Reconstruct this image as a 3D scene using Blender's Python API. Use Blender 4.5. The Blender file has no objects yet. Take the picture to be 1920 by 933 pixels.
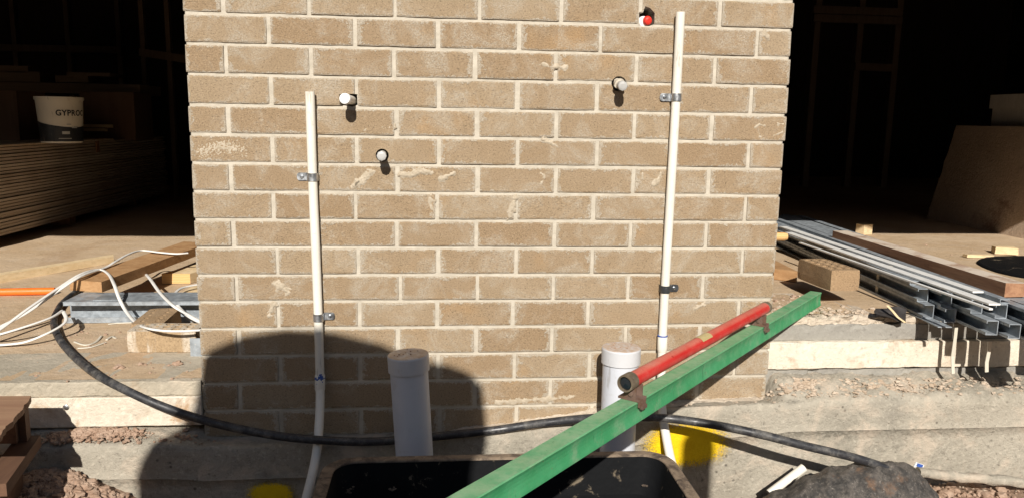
import bpy, bmesh, math, random
from mathutils import Vector, Matrix, Quaternion, noise
random.seed(7)
S = bpy.context.scene
COL = S.collection
R_ = math.radians

# ------------------------------------------------------------------ camera, sky, sun, exposure
CAM = Vector((0.7184, -2.38, -0.289))
RT = Vector((0.99567018, -0.09144237, 0.01670885))
DN = Vector((0.0013564, -0.16543818, -0.98621923))
FW = Vector((0.0929465, 0.98197174, -0.16459783))
FPX = 1478.66                                   # focal length in photo pixels (1920 wide)
cd = bpy.data.cameras.new('camera'); cam = bpy.data.objects.new('camera', cd); COL.objects.link(cam)
m = Matrix.Identity(4)
for i in range(3):
    m[i][0] = RT[i]; m[i][1] = -DN[i]; m[i][2] = -FW[i]; m[i][3] = CAM[i]
cam.matrix_world = m
cd.sensor_width = 36.0; cd.lens = 36.0 * FPX / 1920.0
cd.clip_start = 0.02; cd.clip_end = 2000
S.camera = cam

SUN_EL, SUN_AZ = R_(32), R_(5.5)                  # azimuth: sunlight travels towards +Y and a little to +X
SDIR = Vector((math.sin(SUN_AZ) * math.cos(SUN_EL), math.cos(SUN_AZ) * math.cos(SUN_EL), -math.sin(SUN_EL)))
W = bpy.data.worlds.new('World'); S.world = W; W.use_nodes = True
wn = W.node_tree.nodes; wl = W.node_tree.links
sky = wn.new('ShaderNodeTexSky'); sky.sky_type = 'NISHITA'; sky.sun_disc = False
sky.sun_elevation = SUN_EL; sky.sun_rotation = math.pi + SUN_AZ
bg = wn['Background']; bg.inputs[1].default_value = 0.05
wl.new(sky.outputs[0], bg.inputs[0])
ld = bpy.data.lights.new('sun', 'SUN'); ld.energy = 5.0; ld.angle = R_(0.53); ld.color = (1.0, 0.955, 0.885)
sun = bpy.data.objects.new('sun', ld); COL.objects.link(sun)
sun.rotation_euler = SDIR.to_track_quat('-Z', 'Y').to_euler(); sun.location = (0, -8, 6)
S.view_settings.view_transform = 'Standard'; S.view_settings.look = 'None'
S.view_settings.gamma = 1.0; S.view_settings.exposure = 0.34
S.render.engine = 'CYCLES'; S.cycles.max_bounces = 6

# ------------------------------------------------------------------ helpers
def at(u, v, x=None, y=None, z=None):
    """photo pixel -> the point of the real plane x=, y= or z= that it shows"""
    d = FW * FPX + RT * (u - 960) + DN * (v - 466.5)
    if x is not None: t = (x - CAM.x) / d.x
    elif y is not None: t = (y - CAM.y) / d.y
    else: t = (z - CAM.z) / d.z
    return CAM + d * t

def tag(o, label=None, cat=None, group=None, kind=None):
    if label: o['label'] = label
    if cat: o['category'] = cat
    if group: o['group'] = group
    if kind: o['kind'] = kind
    return o

def thing(name, loc, label, cat, group=None):
    o = bpy.data.objects.new(name, None); o.empty_display_size = .05
    COL.objects.link(o); o.location = loc
    return tag(o, label, cat, group)

def rootloc(o):
    while o.parent is not None: o = o.parent
    return Vector(o.location)

class MB:
    def __init__(s): s.v = []; s.f = []; s.sm = []; s.mi = []
    def add(s, vs, fs, smooth=False, mi=0):
        b = len(s.v); s.v += [Vector(p) for p in vs]
        for f in fs: s.f.append([b + i for i in f]); s.sm.append(smooth); s.mi.append(mi)
    def hexa(s, p, mi=0):                          # 8 corners: bottom 4 ccw, top 4 ccw
        s.add(p, [(3, 2, 1, 0), (4, 5, 6, 7), (0, 1, 5, 4), (1, 2, 6, 5), (2, 3, 7, 6), (3, 0, 4, 7)], False, mi)
    def box(s, lo, hi, rot=None, piv=None, mi=0, jit=0):
        x0, y0, z0 = lo; x1, y1, z1 = hi
        p = [Vector(q) for q in ((x0, y0, z0), (x1, y0, z0), (x1, y1, z0), (x0, y1, z0), (x0, y0, z1), (x1, y0, z1), (x1, y1, z1), (x0, y1, z1))]
        if rot is not None:
            c = Vector(piv) if piv is not None else (p[0] + p[6]) / 2
            p = [rot @ (q - c) + c for q in p]
        if jit: p = [q + Vector((random.uniform(-jit, jit), random.uniform(-jit, jit), random.uniform(-jit, jit))) for q in p]
        s.hexa(p, mi)
    def beam(s, a, b, w, h, up=(0, 0, 1), mi=0):   # box from a to b, a/b at centre of section
        a = Vector(a); b = Vector(b); d = (b - a).normalized(); sd = d.cross(Vector(up)).normalized(); u = sd.cross(d)
        p = []
        for hh in (-h / 2, h / 2):
            for (e, ww) in ((a, -w / 2), (a, w / 2), (b, w / 2), (b, -w / 2)):
                p.append(e + sd * ww + u * hh)
        s.hexa(p, mi)
    def tube(s, pts, r, n=14, sub=6, cap=True, radii=None, flat=None, wob=0, mi=0, up0=None):
        P = [Vector(p) for p in pts]; rr = radii or [r] * len(P)
        Q = []; RR = []
        if sub > 1 and len(P) > 2:
            for i in range(len(P) - 1):
                p0 = P[max(i - 1, 0)]; p1 = P[i]; p2 = P[i + 1]; p3 = P[min(i + 2, len(P) - 1)]
                for k in range(sub):
                    t = k / sub
                    Q.append(.5 * ((2 * p1) + (p2 - p0) * t + (2 * p0 - 5 * p1 + 4 * p2 - p3) * t * t + (3 * p1 - p0 - 3 * p2 + p3) * t ** 3))
                    RR.append(rr[i] * (1 - t) + rr[i + 1] * t)
            Q.append(P[-1]); RR.append(rr[-1])
        else: Q = P; RR = list(rr)
        d = (Q[1] - Q[0]).normalized()
        u = Vector(up0) if up0 else (Vector((0, 0, 1)) if abs(d.z) < .9 else Vector((0, 1, 0)))
        u = (u - d * u.dot(d)).normalized()
        vs = []
        for i, q in enumerate(Q):
            dd = (Q[min(i + 1, len(Q) - 1)] - Q[max(i - 1, 0)]).normalized()
            u = (u - dd * u.dot(dd)).normalized(); w = dd.cross(u)
            for k in range(n):
                a = 2 * math.pi * k / n; ca, sa = math.cos(a), math.sin(a)
                fa, fb = flat if flat else (1, 1)
                rad = RR[i] * (1 + wob * noise.noise(q * 60 + Vector((ca, sa, 0))))
                vs.append(q + u * (ca * rad * fa) + w * (sa * rad * fb))
        fs = []
        for i in range(len(Q) - 1):
            for k in range(n):
                fs.append((i * n + k, i * n + (k + 1) % n, (i + 1) * n + (k + 1) % n, (i + 1) * n + k))
        s.add(vs, fs, True, mi)
        if cap:
            s.add(vs[:n], [tuple(range(n))[::-1]], False, mi); s.add(vs[-n:], [tuple(range(n))], False, mi)
    def lathe(s, base, axis, prof, n=32, mi=0):    # prof: (radius, height) list
        ax = Vector(axis).normalized(); u = Vector((1, 0, 0)) if abs(ax.x) < .8 else Vector((0, 1, 0))
        u = (u - ax * u.dot(ax)).normalized(); w = ax.cross(u); base = Vector(base)
        for j in range(len(prof) - 1):
            (r0, h0), (r1, h1) = prof[j], prof[j + 1]
            vs = []
            for (r, h) in ((r0, h0), (r1, h1)):
                for k in range(n):
                    a = 2 * math.pi * k / n
                    vs.append(base + ax * h + u * (math.cos(a) * r) + w * (math.sin(a) * r))
            s.add(vs, [(k, (k + 1) % n, n + (k + 1) % n, n + k) for k in range(n)], True, mi)
    def clod(s, c, r, sq=(1, 1, 1), sub=1, amp=.35, mi=0, seed=None):
        bm = bmesh.new(); bmesh.ops.create_icosphere(bm, subdivisions=sub, radius=1)
        sd = Vector((random.random() * 50, random.random() * 50, random.random() * 50))
        q = Quaternion((random.random() - .5, random.random() - .5, random.random() - .5, random.random() - .5)).normalized()
        vs = []
        for v in bm.verts:
            p = v.co * (1 + amp * noise.noise(v.co * 1.3 + sd) * 1.6)
            p = q @ p
            vs.append(Vector(c) + Vector((p.x * sq[0], p.y * sq[1], p.z * sq[2])) * r)
        fs = [tuple(v.index for v in f.verts) for f in bm.faces]
        bm.free(); s.add(vs, fs, False, mi)
    def build(s, name, mats, parent=None, label=None, cat=None, group=None, kind=None, weld=False):
        if not isinstance(mats, (list, tuple)): mats = [mats]
        off = rootloc(parent) if parent is not None else Vector((0, 0, 0))
        me = bpy.data.meshes.new(name)
        me.from_pydata([tuple(v - off) for v in s.v], [], s.f)
        for mt in mats: me.materials.append(mt)
        me.polygons.foreach_set('use_smooth', s.sm); me.polygons.foreach_set('material_index', s.mi)
        me.update()
        o = bpy.data.objects.new(name, me); COL.objects.link(o)
        if parent is not None: o.parent = parent
        return tag(o, label, cat, group, kind)

def one(name, mats, label, cat, fn, group=None, kind=None, parent=None):
    b = MB(); fn(b); return b.build(name, mats, parent, label, cat, group, kind)

# ------------------------------------------------------------------ materials
def rgb(c): return (c[0], c[1], c[2], 1)

class M:
    """small node-graph helper; coordinates are world metres"""
    def __init__(s, name, rough=.8, metal=0, spec=.4):
        s.m = bpy.data.materials.new(name); s.m.use_nodes = True
        s.nt = s.m.node_tree; s.b = s.nt.nodes['Principled BSDF']
        s.b.inputs['Roughness'].default_value = rough; s.b.inputs['Metallic'].default_value = metal
        s.b.inputs['Specular IOR Level'].default_value = spec
        s.pos = s.nt.nodes.new('ShaderNodeNewGeometry').outputs['Position']
        s.bumps = []
    def N(s, t, **k):
        n = s.nt.nodes.new(t)
        for a, b in k.items(): setattr(n, a, b)
        return n
    def L(s, a, b): s.nt.links.new(a, b)
    def vec(s, scale=(1, 1, 1), rot=(0, 0, 0), src=None):
        n = s.N('ShaderNodeMapping'); n.inputs['Scale'].default_value = scale; n.inputs['Rotation'].default_value = rot
        s.L(src or s.pos, n.inputs['Vector']); return n.outputs[0]
    def noise(s, scale, detail=4, rough=.55, vec=None, dist=0):
        n = s.N('ShaderNodeTexNoise'); n.inputs['Scale'].default_value = scale
        n.inputs['Detail'].default_value = detail; n.inputs['Roughness'].default_value = rough; n.inputs['Distortion'].default_value = dist
        s.L(vec or s.pos, n.inputs['Vector']); return n.outputs['Fac']
    def voro(s, scale, vec=None, feature='F1', out='Distance'):
        n = s.N('ShaderNodeTexVoronoi', feature=feature); n.inputs['Scale'].default_value = scale
        s.L(vec or s.pos, n.inputs['Vector']); return n.outputs[out]
    def ramp(s, fac, a, b, lo=0., hi=1., smooth=True):
        n = s.N('ShaderNodeMapRange'); n.interpolation_type = 'SMOOTHSTEP' if smooth else 'LINEAR'
        n.inputs['From Min'].default_value = a; n.inputs['From Max'].default_value = b
        n.inputs['To Min'].default_value = lo; n.inputs['To Max'].default_value = hi
        s.L(fac, n.inputs['Value']); return n.outputs[0]
    def math(s, op, a, b=None):
        n = s.N('ShaderNodeMath', operation=op)
        for i, x in enumerate((a, b)):
            if x is None: continue
            if isinstance(x, (int, float)): n.inputs[i].default_value = x
            else: s.L(x, n.inputs[i])
        return n.outputs[0]
    def mix(s, fac, a, b, blend='MIX'):
        n = s.N('ShaderNodeMix', data_type='RGBA', blend_type=blend)
        for x, i in ((fac, 0), (a, 6), (b, 7)):
            if isinstance(x, (int, float)): n.inputs[i].default_value = x
            elif isinstance(x, tuple): n.inputs[i].default_value = rgb(x)
            else: s.L(x, n.inputs[i])
        return n.outputs[2]
    def color(s, c):
        if isinstance(c, tuple): s.b.inputs['Base Color'].default_value = rgb(c)
        else: s.L(c, s.b.inputs['Base Color'])
    def rough(s, c): s.L(c, s.b.inputs['Roughness'])
    def bump(s, h, dist, strength=1.0):
        n = s.N('ShaderNodeBump'); n.inputs['Strength'].default_value = strength; n.inputs['Distance'].default_value = dist
        s.L(h, n.inputs['Height'])
        if s.bumps: s.L(s.bumps[-1], n.inputs['Normal'])
        s.bumps.append(n.outputs[0]); s.L(n.outputs[0], s.b.inputs['Normal'])
    def dirt_up(s):
        g = s.N('ShaderNodeNewGeometry'); x = s.N('ShaderNodeSeparateXYZ'); s.L(g.outputs['Normal'], x.inputs[0]); return x.outputs[2]

MAT = {}
def reg(n):
    def w(f): MAT[n] = f(); return f
    return w

def brick_mat(name, c1, c2, smear=1.0, edge=True):
    a = M(name, .92, 0, .25)
    oi = a.N('ShaderNodeObjectInfo').outputs['Random']
    n1 = a.noise(9, 3); n2 = a.noise(260, 4, .8)
    col = a.mix(a.ramp(n1, .3, .7), c1, c2)
    col = a.mix(a.ramp(oi, 0, 1, .0, .75, False), col, tuple(x * y for x, y in zip(c1, (.86, .78, .70))))
    col = a.mix(a.ramp(a.noise(5, 2, vec=a.vec((1, 1, 1))), .58, .74, 0, .45), col, tuple(x * y for x, y in zip(c1, (1.25, 1.02, .72))))
    # wire-cut grain: fine light and dark drag specks
    col = a.mix(a.ramp(n2, .50, .68, 0, .6), col, tuple(min(1, x * 1.5) for x in c1))
    n3 = a.noise(190, 4, .8, a.vec((1, 1, 1.4)))
    col = a.mix(a.ramp(n3, .33, .50, .9, 0), col, tuple(x * .40 for x in c1))
    n4 = a.noise(150, 4, .8, a.vec((1, 1, 1.3), src=None))
    col = a.mix(a.ramp(n4, .54, .70, 0, .5), col, tuple(min(1, x * 1.55) for x in c1))
    v = a.voro(150, a.vec((.9, 1, 1.5)))
    sp = a.math('MULTIPLY', a.ramp(v, .05, .14, 1, 0), a.ramp(a.noise(37, 2), .52, .6))
    col = a.mix(a.math('MULTIPLY', sp, .55), col, (.72, .62, .48))
    if edge:
        ua = a.N('ShaderNodeUVMap', uv_map='edge_x').outputs[0]; ub = a.N('ShaderNodeUVMap', uv_map='edge_z').outputs[0]
        xa = a.N('ShaderNodeSeparateXYZ'); a.L(ua, xa.inputs[0]); xb = a.N('ShaderNodeSeparateXYZ'); a.L(ub, xb.inputs[0])
        dx = a.math('MINIMUM', xa.outputs[0], xa.outputs[1]); dx = a.math('MULTIPLY', dx, .72); dz = a.math('MINIMUM', xb.outputs[0], xb.outputs[1])
        dz = a.math('ADD', a.math('MULTIPLY', dz, 1.5), .0008)
        d = a.math('MINIMUM', dx, dz)
        big = a.ramp(a.noise(11, 5, .7), .38, .72, .0016, .026 * smear, False)
        big = a.math('MULTIPLY', big, a.ramp(a.noise(90, 3, .7), .3, .75, .25, 1.25))
        mk = a.math('SUBTRACT', big, d)
        mk = a.math('MULTIPLY', a.ramp(mk, -.0012, .0035), a.ramp(a.noise(330, 3, .75), .36, .58, .25, .9))
        # faint cement film elsewhere
        film = a.math('MULTIPLY', a.ramp(a.noise(9, 6, .70, dist=.9), .47, .68), a.ramp(a.noise(240, 3, .8), .36, .62, .1, .95))
        mk = a.math('MAXIMUM', mk, a.math('MULTIPLY', film, .75))
        col = a.mix(mk, col, (.51, .45, .36))
        a.bump(mk, .0012, .8)
    a.color(col)
    a.bump(a.noise(210, 4, .8, a.vec((1, 1, 1.4))), .0030, 1.0)
    a.bump(a.noise(36, 3), .002, .5)
    return a.m

@reg('brick')
def _(): return brick_mat('brick', (.328, .241, .151), (.363, .275, .181))
@reg('brick_loose')
def _(): return brick_mat('brick_loose', (.36, .245, .140), (.39, .275, .17), edge=False)

@reg('smear')
def _():
    a = M('dried_smear', .95, 0, .2)
    c = a.mix(a.ramp(a.noise(60, 4, .7), .3, .7), (.37, .305, .22), (.50, .425, .325))
    a.color(c); a.bump(a.noise(300, 4, .7), .0015); return a.m
@reg('brick_streaked')
def _():
    a = M('brick_streaked', .93, 0, .2)
    c = a.mix(a.ramp(a.noise(150, 4, .8), .35, .6), (.27, .19, .11), (.40, .285, .17))
    st = a.ramp(a.noise(26, 3, .6, a.vec((1, .1, .12)), .3), .50, .60)
    st = a.math('MULTIPLY', st, a.ramp(a.noise(120, 3, .7), .3, .55, .4, 1))
    up = a.math('MULTIPLY', a.ramp(a.dirt_up(), .5, .9), a.ramp(a.noise(45, 4, .7), .36, .52))
    c = a.mix(a.math('MAXIMUM', st, up), c, (.54, .46, .36))
    a.color(c); a.bump(st, .003, .7); a.bump(a.noise(220, 3, .75), .002, .8); return a.m

@reg('mortar')
def _():
    a = M('mortar', .95, 0, .2)
    c = a.mix(a.ramp(a.noise(30, 4), .3, .7), (.455, .405, .325), (.535, .48, .392))
    c = a.mix(a.ramp(a.noise(500, 2, .7), .5, .75, 0, .35), c, (.42, .35, .26))
    a.color(c); a.bump(a.noise(220, 4, .7), .0018); a.bump(a.noise(40, 3), .004, .6); return a.m

def concrete(name, c1, c2, pits=.6, stain=(.20, .17, .13), st=.4, dust=None, dl=.45, ss=1.7, da=.85, k=1.0):
    a = M(name, .93, 0, .25)
    c = a.mix(a.ramp(a.noise(4, 5, .6), .32, .68), c1, c2)
    c = a.mix(a.ramp(a.noise(ss, 5, .65, dist=.5), .56, .70, 0, st), c, stain)
    c = a.mix(a.ramp(a.noise(60, 6, .75), .50, .68, 0, .55 * k), c, tuple(min(1, x * 1.4) for x in c2))
    c = a.mix(a.ramp(a.noise(75, 5, .8), .30, .46, .75 * k, 0), c, tuple(x * .45 for x in c1))
    grp = a.ramp(a.noise(3.2, 4, .6), .50, .66)
    c = a.mix(a.math('MULTIPLY', grp, a.ramp(a.noise(26, 6, .8), .53, .62, 0, .62 * min(1, pits * 1.2))), c, tuple(x * .42 for x in c1))
    pit = a.math('MULTIPLY', a.ramp(a.voro(34), .10, .2, 1, 0), a.ramp(a.noise(6, 3), .48, .6))
    c = a.mix(a.math('MULTIPLY', pit, pits), c, tuple(x * .4 for x in c1))
    if dust:
        c = a.mix(a.ramp(a.noise(9, 5, .65, dist=.4), dl, dl + .18, 0, da), c, dust)
    a.color(c); a.bump(a.noise(70, 6, .75), .009 * k, 1.0); a.bump(pit, .004, -.6 if pits else 0); a.bump(a.noise(12, 3), .012, .5); return a.m

@reg('footing')
def _(): return concrete('footing_concrete', (.33, .295, .235), (.43, .385, .31), .85, (.19, .175, .145), .6, (.55, .46, .36), .47)
@reg('slab')
def _(): return concrete('slab_concrete', (.47, .335, .205), (.54, .405, .27), .3, (.34, .21, .12), .35, (.56, .44, .32), .50, da=.4, k=.5)
@reg('slab_edge')
def _(): return concrete('slab_edge_concrete', (.38, .33, .25), (.46, .40, .31), .4, (.36, .25, .15), .6, (.54, .45, .34), .52, ss=6, k=.5)
@reg('grey_edge')
def _(): return concrete('grey_board_concrete', (.27, .25, .22), (.32, .30, .26), .4, (.2, .19, .17), .3, k=.5)
@reg('white_strip')
def _(): return concrete('white_render', (.62, .54, .43), (.70, .63, .52), .3, (.42, .26, .14), .85, (.47, .36, .25), .54, ss=7, k=.6, da=.6)
@reg('smear_pale')
def _(): return concrete('pale_cement', (.52, .43, .33), (.62, .53, .42), .3, (.40, .30, .20), .5)
@reg('soil')
def _():
    a = M('soil', .97, 0, .15)
    c = a.mix(a.ramp(a.noise(8, 5, .65), .3, .7), (.22, .14, .095), (.31, .215, .155))
    c = a.mix(a.ramp(a.noise(70, 4, .7), .5, .75, 0, .5), c, (.46, .35, .26))
    a.color(c); a.bump(a.noise(50, 5, .7), .012, 1); return a.m
@reg('clod')
def _():
    a = M('clod', .97, 0, .15)
    c = a.mix(a.ramp(a.noise(25, 4, .65), .3, .7), (.32, .205, .14), (.43, .31, .23))
    c = a.mix(a.ramp(a.noise(180, 3, .7), .5, .75, 0, .45), c, (.50, .38, .28))
    a.color(c); a.bump(a.noise(160, 4, .7), .004, 1); return a.m
@reg('pale_clod')
def _():
    a = M('pale_clod', .96, 0, .15)
    c = a.mix(a.ramp(a.noise(25, 4, .65), .3, .7), (.42, .32, .23), (.56, .46, .36))
    a.color(c); a.bump(a.noise(160, 4, .7), .004, 1); return a.m

def plastic(name, c, rough=.35, dirt=(.30, .22, .15), amt=.35, sc=30, spec=.5, up=False, c2=None):
    a = M(name, rough, 0, spec)
    col = a.mix(a.ramp(a.noise(7, 3), .3, .7), c, c2 or tuple(x * .93 for x in c))
    mk = a.ramp(a.noise(sc, 5, .7, dist=.3), .58, .72, 0, amt)
    if up: mk = a.math('MAXIMUM', mk, a.math('MULTIPLY', a.ramp(a.dirt_up(), .5, .9), a.ramp(a.noise(55, 4, .7), .3, .62, .25, .9)))
    col = a.mix(mk, col, dirt)
    scf = a.noise(38, 4, .7, a.vec((1, 1, .16)))
    col = a.mix(a.ramp(scf, .63, .72, 0, amt * 1.6), col, tuple(x * .55 for x in dirt))
    a.color(col); a.rough(a.ramp(a.noise(40, 3), .3, .7, rough * .8, min(1, rough * 1.5)))
    a.bump(a.noise(150, 3), .0006, .5); return a.m
@reg('pvc_white')
def _(): return plastic('white_pvc', (.76, .715, .62), .35, (.42, .35, .26), .30, 45)
@reg('pvc_grey')
def _(): return plastic('pale_grey_pvc', (.56, .575, .615), .38, (.33, .27, .2), .22, 28)
@reg('pvc_cap')
def _(): return plastic('grey_pvc_cap', (.56, .56, .57), .4, (.42, .30, .21), .25, 40, up=True)
@reg('cable')
def _(): return plastic('white_cable', (.78, .75, .70), .4, (.40, .32, .24), .25, 60)
@reg('bright_cap')
def _(): return plastic('bright_cap', (.86, .86, .84), .3, (.5, .45, .4), .1, 60)
@reg('grey_cap')
def _(): return plastic('grey_cap', (.44, .43, .41), .45, (.36, .31, .25), .4, 120)
@reg('red_plastic')
def _(): return plastic('red_plastic', (.70, .035, .02), .35, (.4, .05, .03), .3, 100)
@reg('blue_ink')
def _(): return plastic('blue_ink', (.03, .09, .36), .5, (.1, .15, .4), .3, 200)
@reg('black_poly')
def _():
    a = M('black_poly', .42, 0, .5)
    c = a.mix(a.ramp(a.noise(22, 6, .75), .44, .70, 0, .75), (.022, .022, .025), (.15, .14, .125))
    c = a.mix(a.ramp(a.noise(300, 3, .7), .64, .74, 0, .6), c, (.40, .36, .30))
    a.color(c); a.rough(a.ramp(a.noise(20, 4), .35, .65, .35, .7)); a.bump(a.noise(400, 3), .0006, .5); return a.m
@reg('tub_black')
def _():
    a = M('tub_black', .7, 0, .1)
    c = a.mix(a.ramp(a.noise(16, 5, .7, dist=.5), .60, .70, 0, .75), (.006, .0063, .007), (.20, .16, .11))
    a.color(c); a.bump(a.noise(60, 4), .003, .5); return a.m
@reg('tub_rim')
def _():
    a = M('tub_rim', .8, 0, .3)
    c = a.mix(a.ramp(a.noise(22, 5, .7, dist=.4), .35, .62), (.07, .052, .04), (.22, .165, .115))
    c = a.mix(a.ramp(a.noise(90, 3, .7), .6, .72, 0, .6), c, (.40, .32, .24))
    a.color(c); a.bump(a.noise(90, 4), .003, .6); return a.m
@reg('orange')
def _(): return plastic('orange_conduit', (.85, .17, .02), .4, (.45, .2, .1), .3, 60)
@reg('tarp')
def _():
    a = M('old_tarp', .62, 0, .35)
    c = a.mix(a.ramp(a.noise(24, 7, .8), .40, .64), (.040, .037, .034), (.13, .112, .096))
    c = a.mix(a.ramp(a.noise(7, 5, .7), .55, .66, 0, .7), c, (.19, .11, .065))
    c = a.mix(a.ramp(a.noise(130, 5, .85, a.vec((1, 1, .45), (0, R_(40), 0))), .55, .70, 0, .75), c, (.36, .32, .275))
    a.color(c); a.rough(a.ramp(a.noise(40, 4), .35, .65, .45, .85)); a.bump(a.noise(60, 7, .8), .006, 1); return a.m

def metal(name, c, rough=.38, rust=0, streak=True, m=1.0):
    a = M(name, rough, m, .5)
    col = a.mix(a.ramp(a.voro(90, None, 'F1', 'Color') if False else a.noise(38, 4, .6), .35, .65), c, tuple(x * .72 for x in c))
    col = a.mix(a.ramp(a.noise(110, 4, .75), .60, .72, 0, .55), col, (.62, .58, .52))
    if rust: col = a.mix(a.ramp(a.noise(60, 5, .7), .42, .6, 0, rust), col, (.16, .085, .05))
    a.color(col); a.rough(a.ramp(a.noise(45, 3), .3, .7, rough * .75, min(1, rough * 1.5))); a.bump(a.noise(30, 2), .002, .25); return a.m
@reg('galv')
def _(): return metal('galvanised_steel', (.40, .435, .465), .5, m=.45)
@reg('galv_dark')
def _(): return metal('dull_galvanised', (.30, .32, .335), .5, m=.4)
@reg('clip')
def _(): return metal('zinc_clip', (.62, .64, .66), .34)
@reg('clip_dark')
def _(): return metal('dark_zinc_clip', (.10, .105, .11), .4, m=.7)
@reg('rusty')
def _(): return metal('rusty_bracket', (.20, .13, .10), .7, .7, m=.35)
@reg('brass')
def _(): return metal('dirty_brass', (.24, .20, .14), .55, .3, m=.5)
@reg('lens')
def _():
    a = M('dark_lens', .12, 0, .6); a.color((.012, .018, .022)); return a.m
@reg('strip_white')
def _(): return plastic('white_strip_paint', (.80, .78, .74), .4, (.4, .34, .28), .3, 40)

def paint(name, c, c2, chip=(.12, .10, .06), rough=.5, amt=.7, dust=.32):
    a = M(name, rough, 0, .4)
    col = a.mix(a.ramp(a.noise(11, 4, .6), .32, .68), c, c2)
    col = a.mix(a.ramp(a.noise(26, 6, .75, dist=.7), .64, .71, 0, amt), col, chip)
    col = a.mix(a.ramp(a.noise(300, 3, .7), .60, .75, 0, .25), col, tuple(min(1, x * 1.6 + .05) for x in c))
    col = a.mix(a.ramp(a.noise(14, 6, .75), .50, .74, 0, dust), col, (.42, .40, .31))
    col = a.mix(a.math('MULTIPLY', a.ramp(a.dirt_up(), .5, .9), a.ramp(a.noise(30, 5, .75), .30, .65, .14, dust * 1.25)), col, (.44, .46, .31))
    sc = a.noise(60, 3, .6, a.vec((1, 1, .12), (0, R_(35), R_(48))))
    col = a.mix(a.ramp(sc, .68, .72, 0, .6), col, tuple(x * .45 for x in c))
    fleck = a.math('MULTIPLY', a.ramp(a.voro(75), .06, .13, 1, 0), a.ramp(a.noise(12, 2), .52, .6))
    col = a.mix(a.math('MULTIPLY', fleck, .85), col, (.20, .11, .06))
    a.color(col); a.rough(a.ramp(a.noise(35, 4), .3, .7, rough * .75, rough * 1.4)); a.bump(a.noise(120, 4), .0012, .6); return a.m
@reg('green_paint')
def _(): return paint('green_paint', (.036, .25, .095), (.06, .30, .13), dust=.30)
@reg('red_paint')
def _(): return paint('red_paint', (.47, .022, .018), (.53, .034, .028), (.46, .29, .23), .42, .55, .2)
@reg('vial')
def _(): return plastic('vial_tape', (.45, .36, .17), .4, (.3, .25, .15), .4, 80)

def wood(name, c1, c2, axis='y', rough=.75, dust=None, sc=1.0, updust=None):
    a = M(name, rough, 0, .3)
    s = {'x': (1.5, 22, 22), 'y': (22, 1.5, 22), 'z': (22, 22, 1.5), 'd': (9, 9, 22)}[axis]
    v = a.vec(tuple(k * sc for k in s))
    c = a.mix(a.ramp(a.noise(2.2, 5, .65, v, .6), .3, .7), c1, c2)
    c = a.mix(a.ramp(a.noise(7, 4, .6, v), .55, .75, 0, .45), c, tuple(x * .55 for x in c1))
    c = a.mix(a.ramp(a.noise(16, 4, .6), .58, .72, 0, .35), c, tuple(x * .6 for x in c1))
    if dust: c = a.mix(a.ramp(a.noise(14, 5, .7), .42, .62, 0, .8), c, dust)
    if updust: c = a.mix(a.math('MULTIPLY', a.ramp(a.dirt_up(), .5, .9), a.ramp(a.noise(10, 5, .7), .34, .55, .25, .95)), c, updust)
    a.color(c); a.bump(a.noise(5, 4, .6, v), .002, .6); return a.m
@reg('wood_brown')
def _(): return wood('brown_timber', (.33, .175, .075), (.44, .26, .125), 'd')
@reg('wood_pine')
def _(): return wood('pine_timber', (.62, .46, .26), (.72, .56, .35), 'd')
@reg('wood_red')
def _(): return wood('red_hardwood', (.25, .12, .065), (.35, .185, .10), 'y', updust=(.62, .53, .43))
@reg('wood_pale')
def _(): return wood('dusty_timber', (.45, .33, .20), (.55, .42, .28), 'd', dust=(.55, .46, .36))
@reg('wood_end')
def _():
    a = M('end_grain', .8, 0, .3)
    w = a.N('ShaderNodeTexWave', wave_type='RINGS'); w.inputs['Scale'].default_value = 30; w.inputs['Distortion'].default_value = 2.5
    a.L(a.vec((1, .2, 1.4)), w.inputs['Vector'])
    a.color(a.mix(w.outputs['Fac'], (.58, .33, .12), (.68, .45, .21))); return a.m
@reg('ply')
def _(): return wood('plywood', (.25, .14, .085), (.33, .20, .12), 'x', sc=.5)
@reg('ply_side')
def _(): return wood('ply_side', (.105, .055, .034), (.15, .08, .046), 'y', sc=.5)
@reg('cardboard')
def _(): return wood('cardboard', (.15, .085, .05), (.18, .105, .065), 'z', .9, sc=.3)
@reg('carton_pale')
def _(): return wood('carton_pale', (.42, .38, .33), (.48, .44, .38), 'z', .9, sc=.3)
@reg('sheet')
def _():
    a = M('plasterboard_edge', .9, 0, .2)
    oi = a.N('ShaderNodeObjectInfo').outputs['Random']
    c = a.mix(oi, (.46, .37, .29), (.62, .53, .43)); c = a.mix(a.ramp(a.noise(3, 4), .45, .7, 0, .4), c, (.30, .21, .15))
    a.color(c); return a.m
@reg('cement_sheet')
def _(): return concrete('cement_sheet', (.52, .38, .27), (.58, .44, .32), .3, (.17, .07, .045), .75)
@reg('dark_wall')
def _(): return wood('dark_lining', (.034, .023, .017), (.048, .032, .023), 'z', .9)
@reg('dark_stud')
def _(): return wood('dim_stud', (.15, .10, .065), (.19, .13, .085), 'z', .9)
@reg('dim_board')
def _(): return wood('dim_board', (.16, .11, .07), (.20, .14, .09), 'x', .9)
@reg('bucket_white')
def _(): return plastic('bucket_white', (.74, .68, .57), .4, (.45, .36, .26), .3, 12)
@reg('bucket_black')
def _(): return plastic('bucket_label', (.022, .024, .028), .35, (.25, .23, .2), .35, 18)
@reg('print_black')
def _(): return plastic('print_black', (.015, .014, .02), .5, (.02, .02, .02), 0)
@reg('print_grey')
def _(): return plastic('print_grey', (.45, .45, .43), .5, (.3, .3, .3), 0)
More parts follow.
